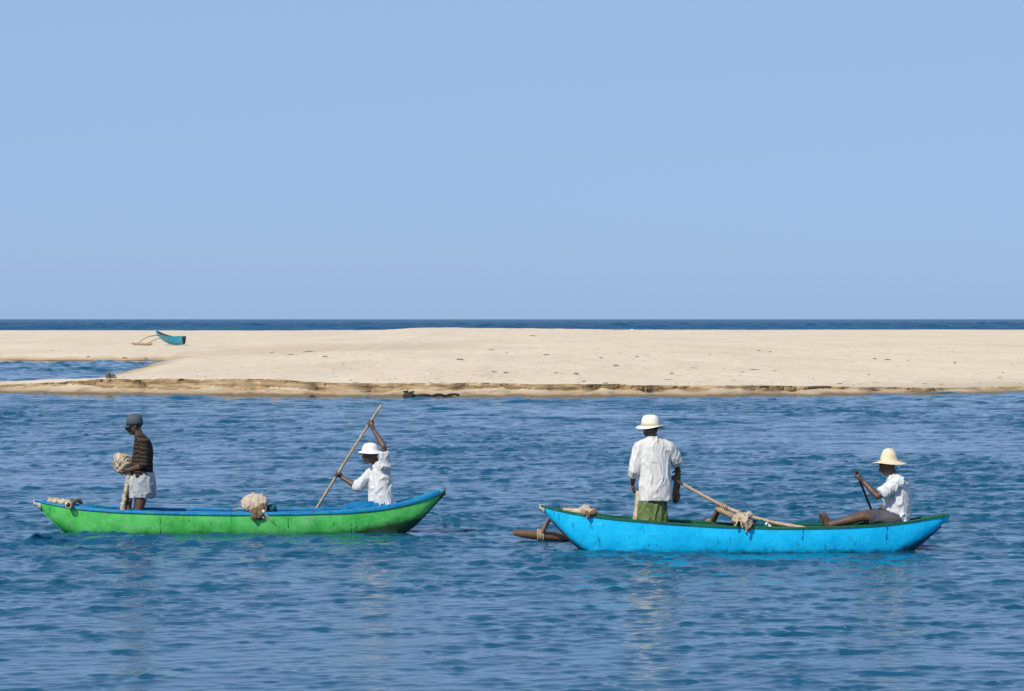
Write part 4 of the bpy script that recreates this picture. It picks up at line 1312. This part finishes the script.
# ------------------------------------------------------------------ driftwood, stumps and scraps on the sand
def driftwood_log(u0, v0, u1, v1, r, label, stump=None):
    a, c_ = sand_p(u0, v0), sand_p(u1, v1)
    e = empty('driftwood', a)
    setp(e, label, 'driftwood')
    pts, rad = [], []
    for i in range(13):
        t = i / 12
        p = a.lerp(c_, t)
        p.z = max(0.0, sand_at(p.x, p.y)) + r * 0.75 + 0.03 * math.sin(i * 1.9)
        pts.append(p); rad.append(r * (1 - 0.6 * t) * (1 + 0.15 * math.sin(i * 2.7)))
    MB().tube(pts, rad, 9).build('trunk', M['wood_dark'], e)
    if stump:
        mb = MB()
        c0 = pts[1]
        for k in range(9):
            an = k * 2.4
            d = Vector((math.cos(an) * 0.62, math.sin(an) * 0.4, 0.05 + 0.5 * abs(math.sin(k * 1.3))))
            mb.tube(bez([c0, c0 + d * (0.5 * stump) + Z * 0.03, c0 + d * stump], 8), [0.12, 0.10, 0.085, 0.07, 0.05, 0.04, 0.03, 0.02, 0.012][:9] if False else 0.032, 7)
        mb.ball(c0 + Z * 0.0, 0.17, 0.14, 0.09)
        mb.remesh('root_mass', M['wood_dark'], e, voxel=0.02, smooth=1, fold=cloth_fold(0.03, 7, (1, 1, 1), 3))
    return e
driftwood_log(404, 398.2, 459, 396.5, 0.085, 'dark driftwood log with knotted root lying at the sandbar\'s water edge', 0.30)

e = empty('tree_stump', sand_p(110, 378.5))
setp(e, 'grey two-lobed stump sticking up beside the lagoon inlet', 'stump')
c0 = Vector(e.location)
s_ = c0.y / FPX * 0.8
mb = MB()
mb.ball(c0 + Vector((-3 * s_, 0, 4 * s_)), 3.0 * s_, 2.6 * s_, 4.4 * s_).ball(c0 + Vector((3.0 * s_, 0.1, 2.4 * s_)), 3.4 * s_, 3 * s_, 2.8 * s_).ball(c0 + Vector((6 * s_, 0, 1 * s_)), 2.4 * s_, 2 * s_, 1.6 * s_)
M['stump'] = mat_mottled('grey_weathered_stump', (0.07, 0.065, 0.06), (0.20, 0.18, 0.155), 8, 0.9, 0.1, 0.6, 0.03)
mb.remesh('trunk', M['stump'], e, voxel=0.02, smooth=1, fold=cloth_fold(0.05, 7, (1, 1, 0.5), 4))
rk = sand_p(312, 397.2)
o = lump('rock', M['wood_dark'], [(rk, (0.10, 0.10, 0.07)), (rk + Vector((0.06, 0, 0.0)), (0.07, 0.08, 0.05))], rk, None, 0.02, 8, 61)
setp(o, 'small dark rock at the water edge, left of the driftwood log', 'rock')

M['scrap'] = mat_mottled('dry_drift_scrap', (0.10, 0.075, 0.055), (0.24, 0.19, 0.14), 10)
GROUP = 'scraps washed up on the sandbar'
spots = [(308, 352, 20, 2.2), (325, 357, 9, 2), (272, 353, 10, 1.6), (290, 355, 12, 1.6), (533, 336, 9, 1.6), (491, 350, 12, 1.8), (507, 353, 6, 1.5), (460, 360, 14, 2.2), (546, 355, 12, 1.8),
         (494, 372, 10, 2), (506, 373, 7, 2), (556, 373, 6, 2.2), (576, 374, 7, 2.4), (584, 382, 6, 2.6), (606, 384, 10, 3), (616, 366, 11, 2), (601, 358, 6, 1.8), (620, 354, 6, 1.5),
         (637, 357, 5, 1.5), (672, 374, 9, 2), (668, 380, 16, 2), (759, 351, 5, 3), (770, 352, 4, 1.5), (875, 359, 5, 2), (888, 360, 10, 2), (908, 361, 5, 1.6), (955, 363, 4, 2), (869, 375, 4, 2.4),
         (1003, 373, 5, 2.4), (1000, 378, 7, 1.6), (755, 370, 14, 1.5), (775, 371, 8, 1.5), (742, 372, 7, 1.5), (694, 368, 12, 1.4), (840, 384, 8, 1.6), (941, 385, 10, 1.5), (925, 384, 8, 1.4), (710, 355, 7, 1.3),
         (430, 384, 9, 1.6), (356, 383, 12, 1.6), (88, 357.5, 9, 3), (125, 358.5, 12, 2.4), (146, 358.5, 7, 2), (52, 351, 5, 1.4)]
ORD = ['first', 'second', 'third', 'fourth', 'fifth', 'sixth', 'seventh', 'eighth', 'ninth', 'tenth', 'eleventh', 'twelfth', 'thirteenth',
       'fourteenth', 'fifteenth', 'sixteenth', 'seventeenth', 'eighteenth', 'nineteenth', 'twentieth']
spots.sort()
band_n = {}
for i, (u, v, w, hpx) in enumerate(spots):
    p = sand_p(u, v)
    s = p.y / FPX
    mb = MB()
    L = w * s * random.uniform(0.35, 0.55)
    hh = hpx * s * random.uniform(0.3, 0.7)
    n, dep = 16, 0.07 if (v > 379 or u < 150) else random.uniform(0.15, 0.5)
    out, mid = [], []
    skew = random.uniform(-0.6, 0.6)
    for k in range(n):                    # ragged flat clump of twigs and weed
        a = 2 * math.pi * k / n
        rr_ = random.choice((1.0, 0.8, 0.45, 0.65))
        for lst, f_ in ((out, 1.0), (mid, 0.5)):
            x_, y_ = p.x + math.cos(a) * L * rr_ * f_, p.y + (math.sin(a) + skew * math.cos(a)) * dep * rr_ * f_
            lst.append(Vector((x_, y_, sand_at(x_, y_) + (-0.01 if lst is out else hh * random.uniform(0.25, 1.0)))))
    c_ = p.copy()
    c_.z = sand_at(p.x, p.y) + hh * random.uniform(0.4, 0.9)
    mb.add(out + mid + [c_], [(k, (k + 1) % n, n + (k + 1) % n, n + k) for k in range(n)] + [(n + k, n + (k + 1) % n, 2 * n) for k in range(n)])
    o = mb.build('driftwood_scrap', M['scrap'], None, p)
    zone = 'the upper far slope of the sandbar' if v < 356 else 'the middle slope of the sandbar' if v < 371 else 'the low sand near the cut bank'
    band_n[zone] = band_n.get(zone, 0) + 1
    setp(o, 'dark driftwood scrap, ' + ORD[band_n[zone] - 1] + ' from the left on ' + zone, 'driftwood', GROUP)
# fine broken shell and weed specks, too many and small to count
vs_, fs_ = [], []
for i in range(620):
    x = random.uniform(-30, 34)
    y = 104 + 190 * random.random() ** 1.6
    x *= y / 130
    vs_.append((x, y))
xy = np.array(vs_)
zz = sand_z(xy[:, 0], xy[:, 1])
mb = MB()
for (x, y), z in zip(xy, zz):
    if z < 0.22:
        continue
    a, r_ = random.uniform(0, 3.14), random.uniform(0.008, 0.032)
    c_, s_ = math.cos(a) * r_ * 1.8, math.sin(a) * r_ * 1.8
    mb.add([(x - c_, y - s_, z), (x + s_, y - c_, z), (x + c_, y + s_, z), (x - s_, y + c_, z), (x, y, z + r_ * 0.9)],
           [(0, 1, 4), (1, 2, 4), (2, 3, 4), (3, 0, 4)])
o = mb.build('beach_specks', M['scrap'], None, (0, 130, 0.4), False)
setp(o, 'fine scattered specks of weed and shell over the sandbar', 'beach specks', None, 'stuff')
wp = sand_p(632, 331)
o = lump('plastic_bottle', M['float_white'], [(wp + Z * 0.12, (0.22, 0.12, 0.12)), (wp + Z * 0.16 + X * 0.18, (0.12, 0.08, 0.08))], wp, None, 0.01, 8, 71, 0.03)
setp(o, 'tiny white lump on the far crest of the sandbar, right of centre', 'litter')
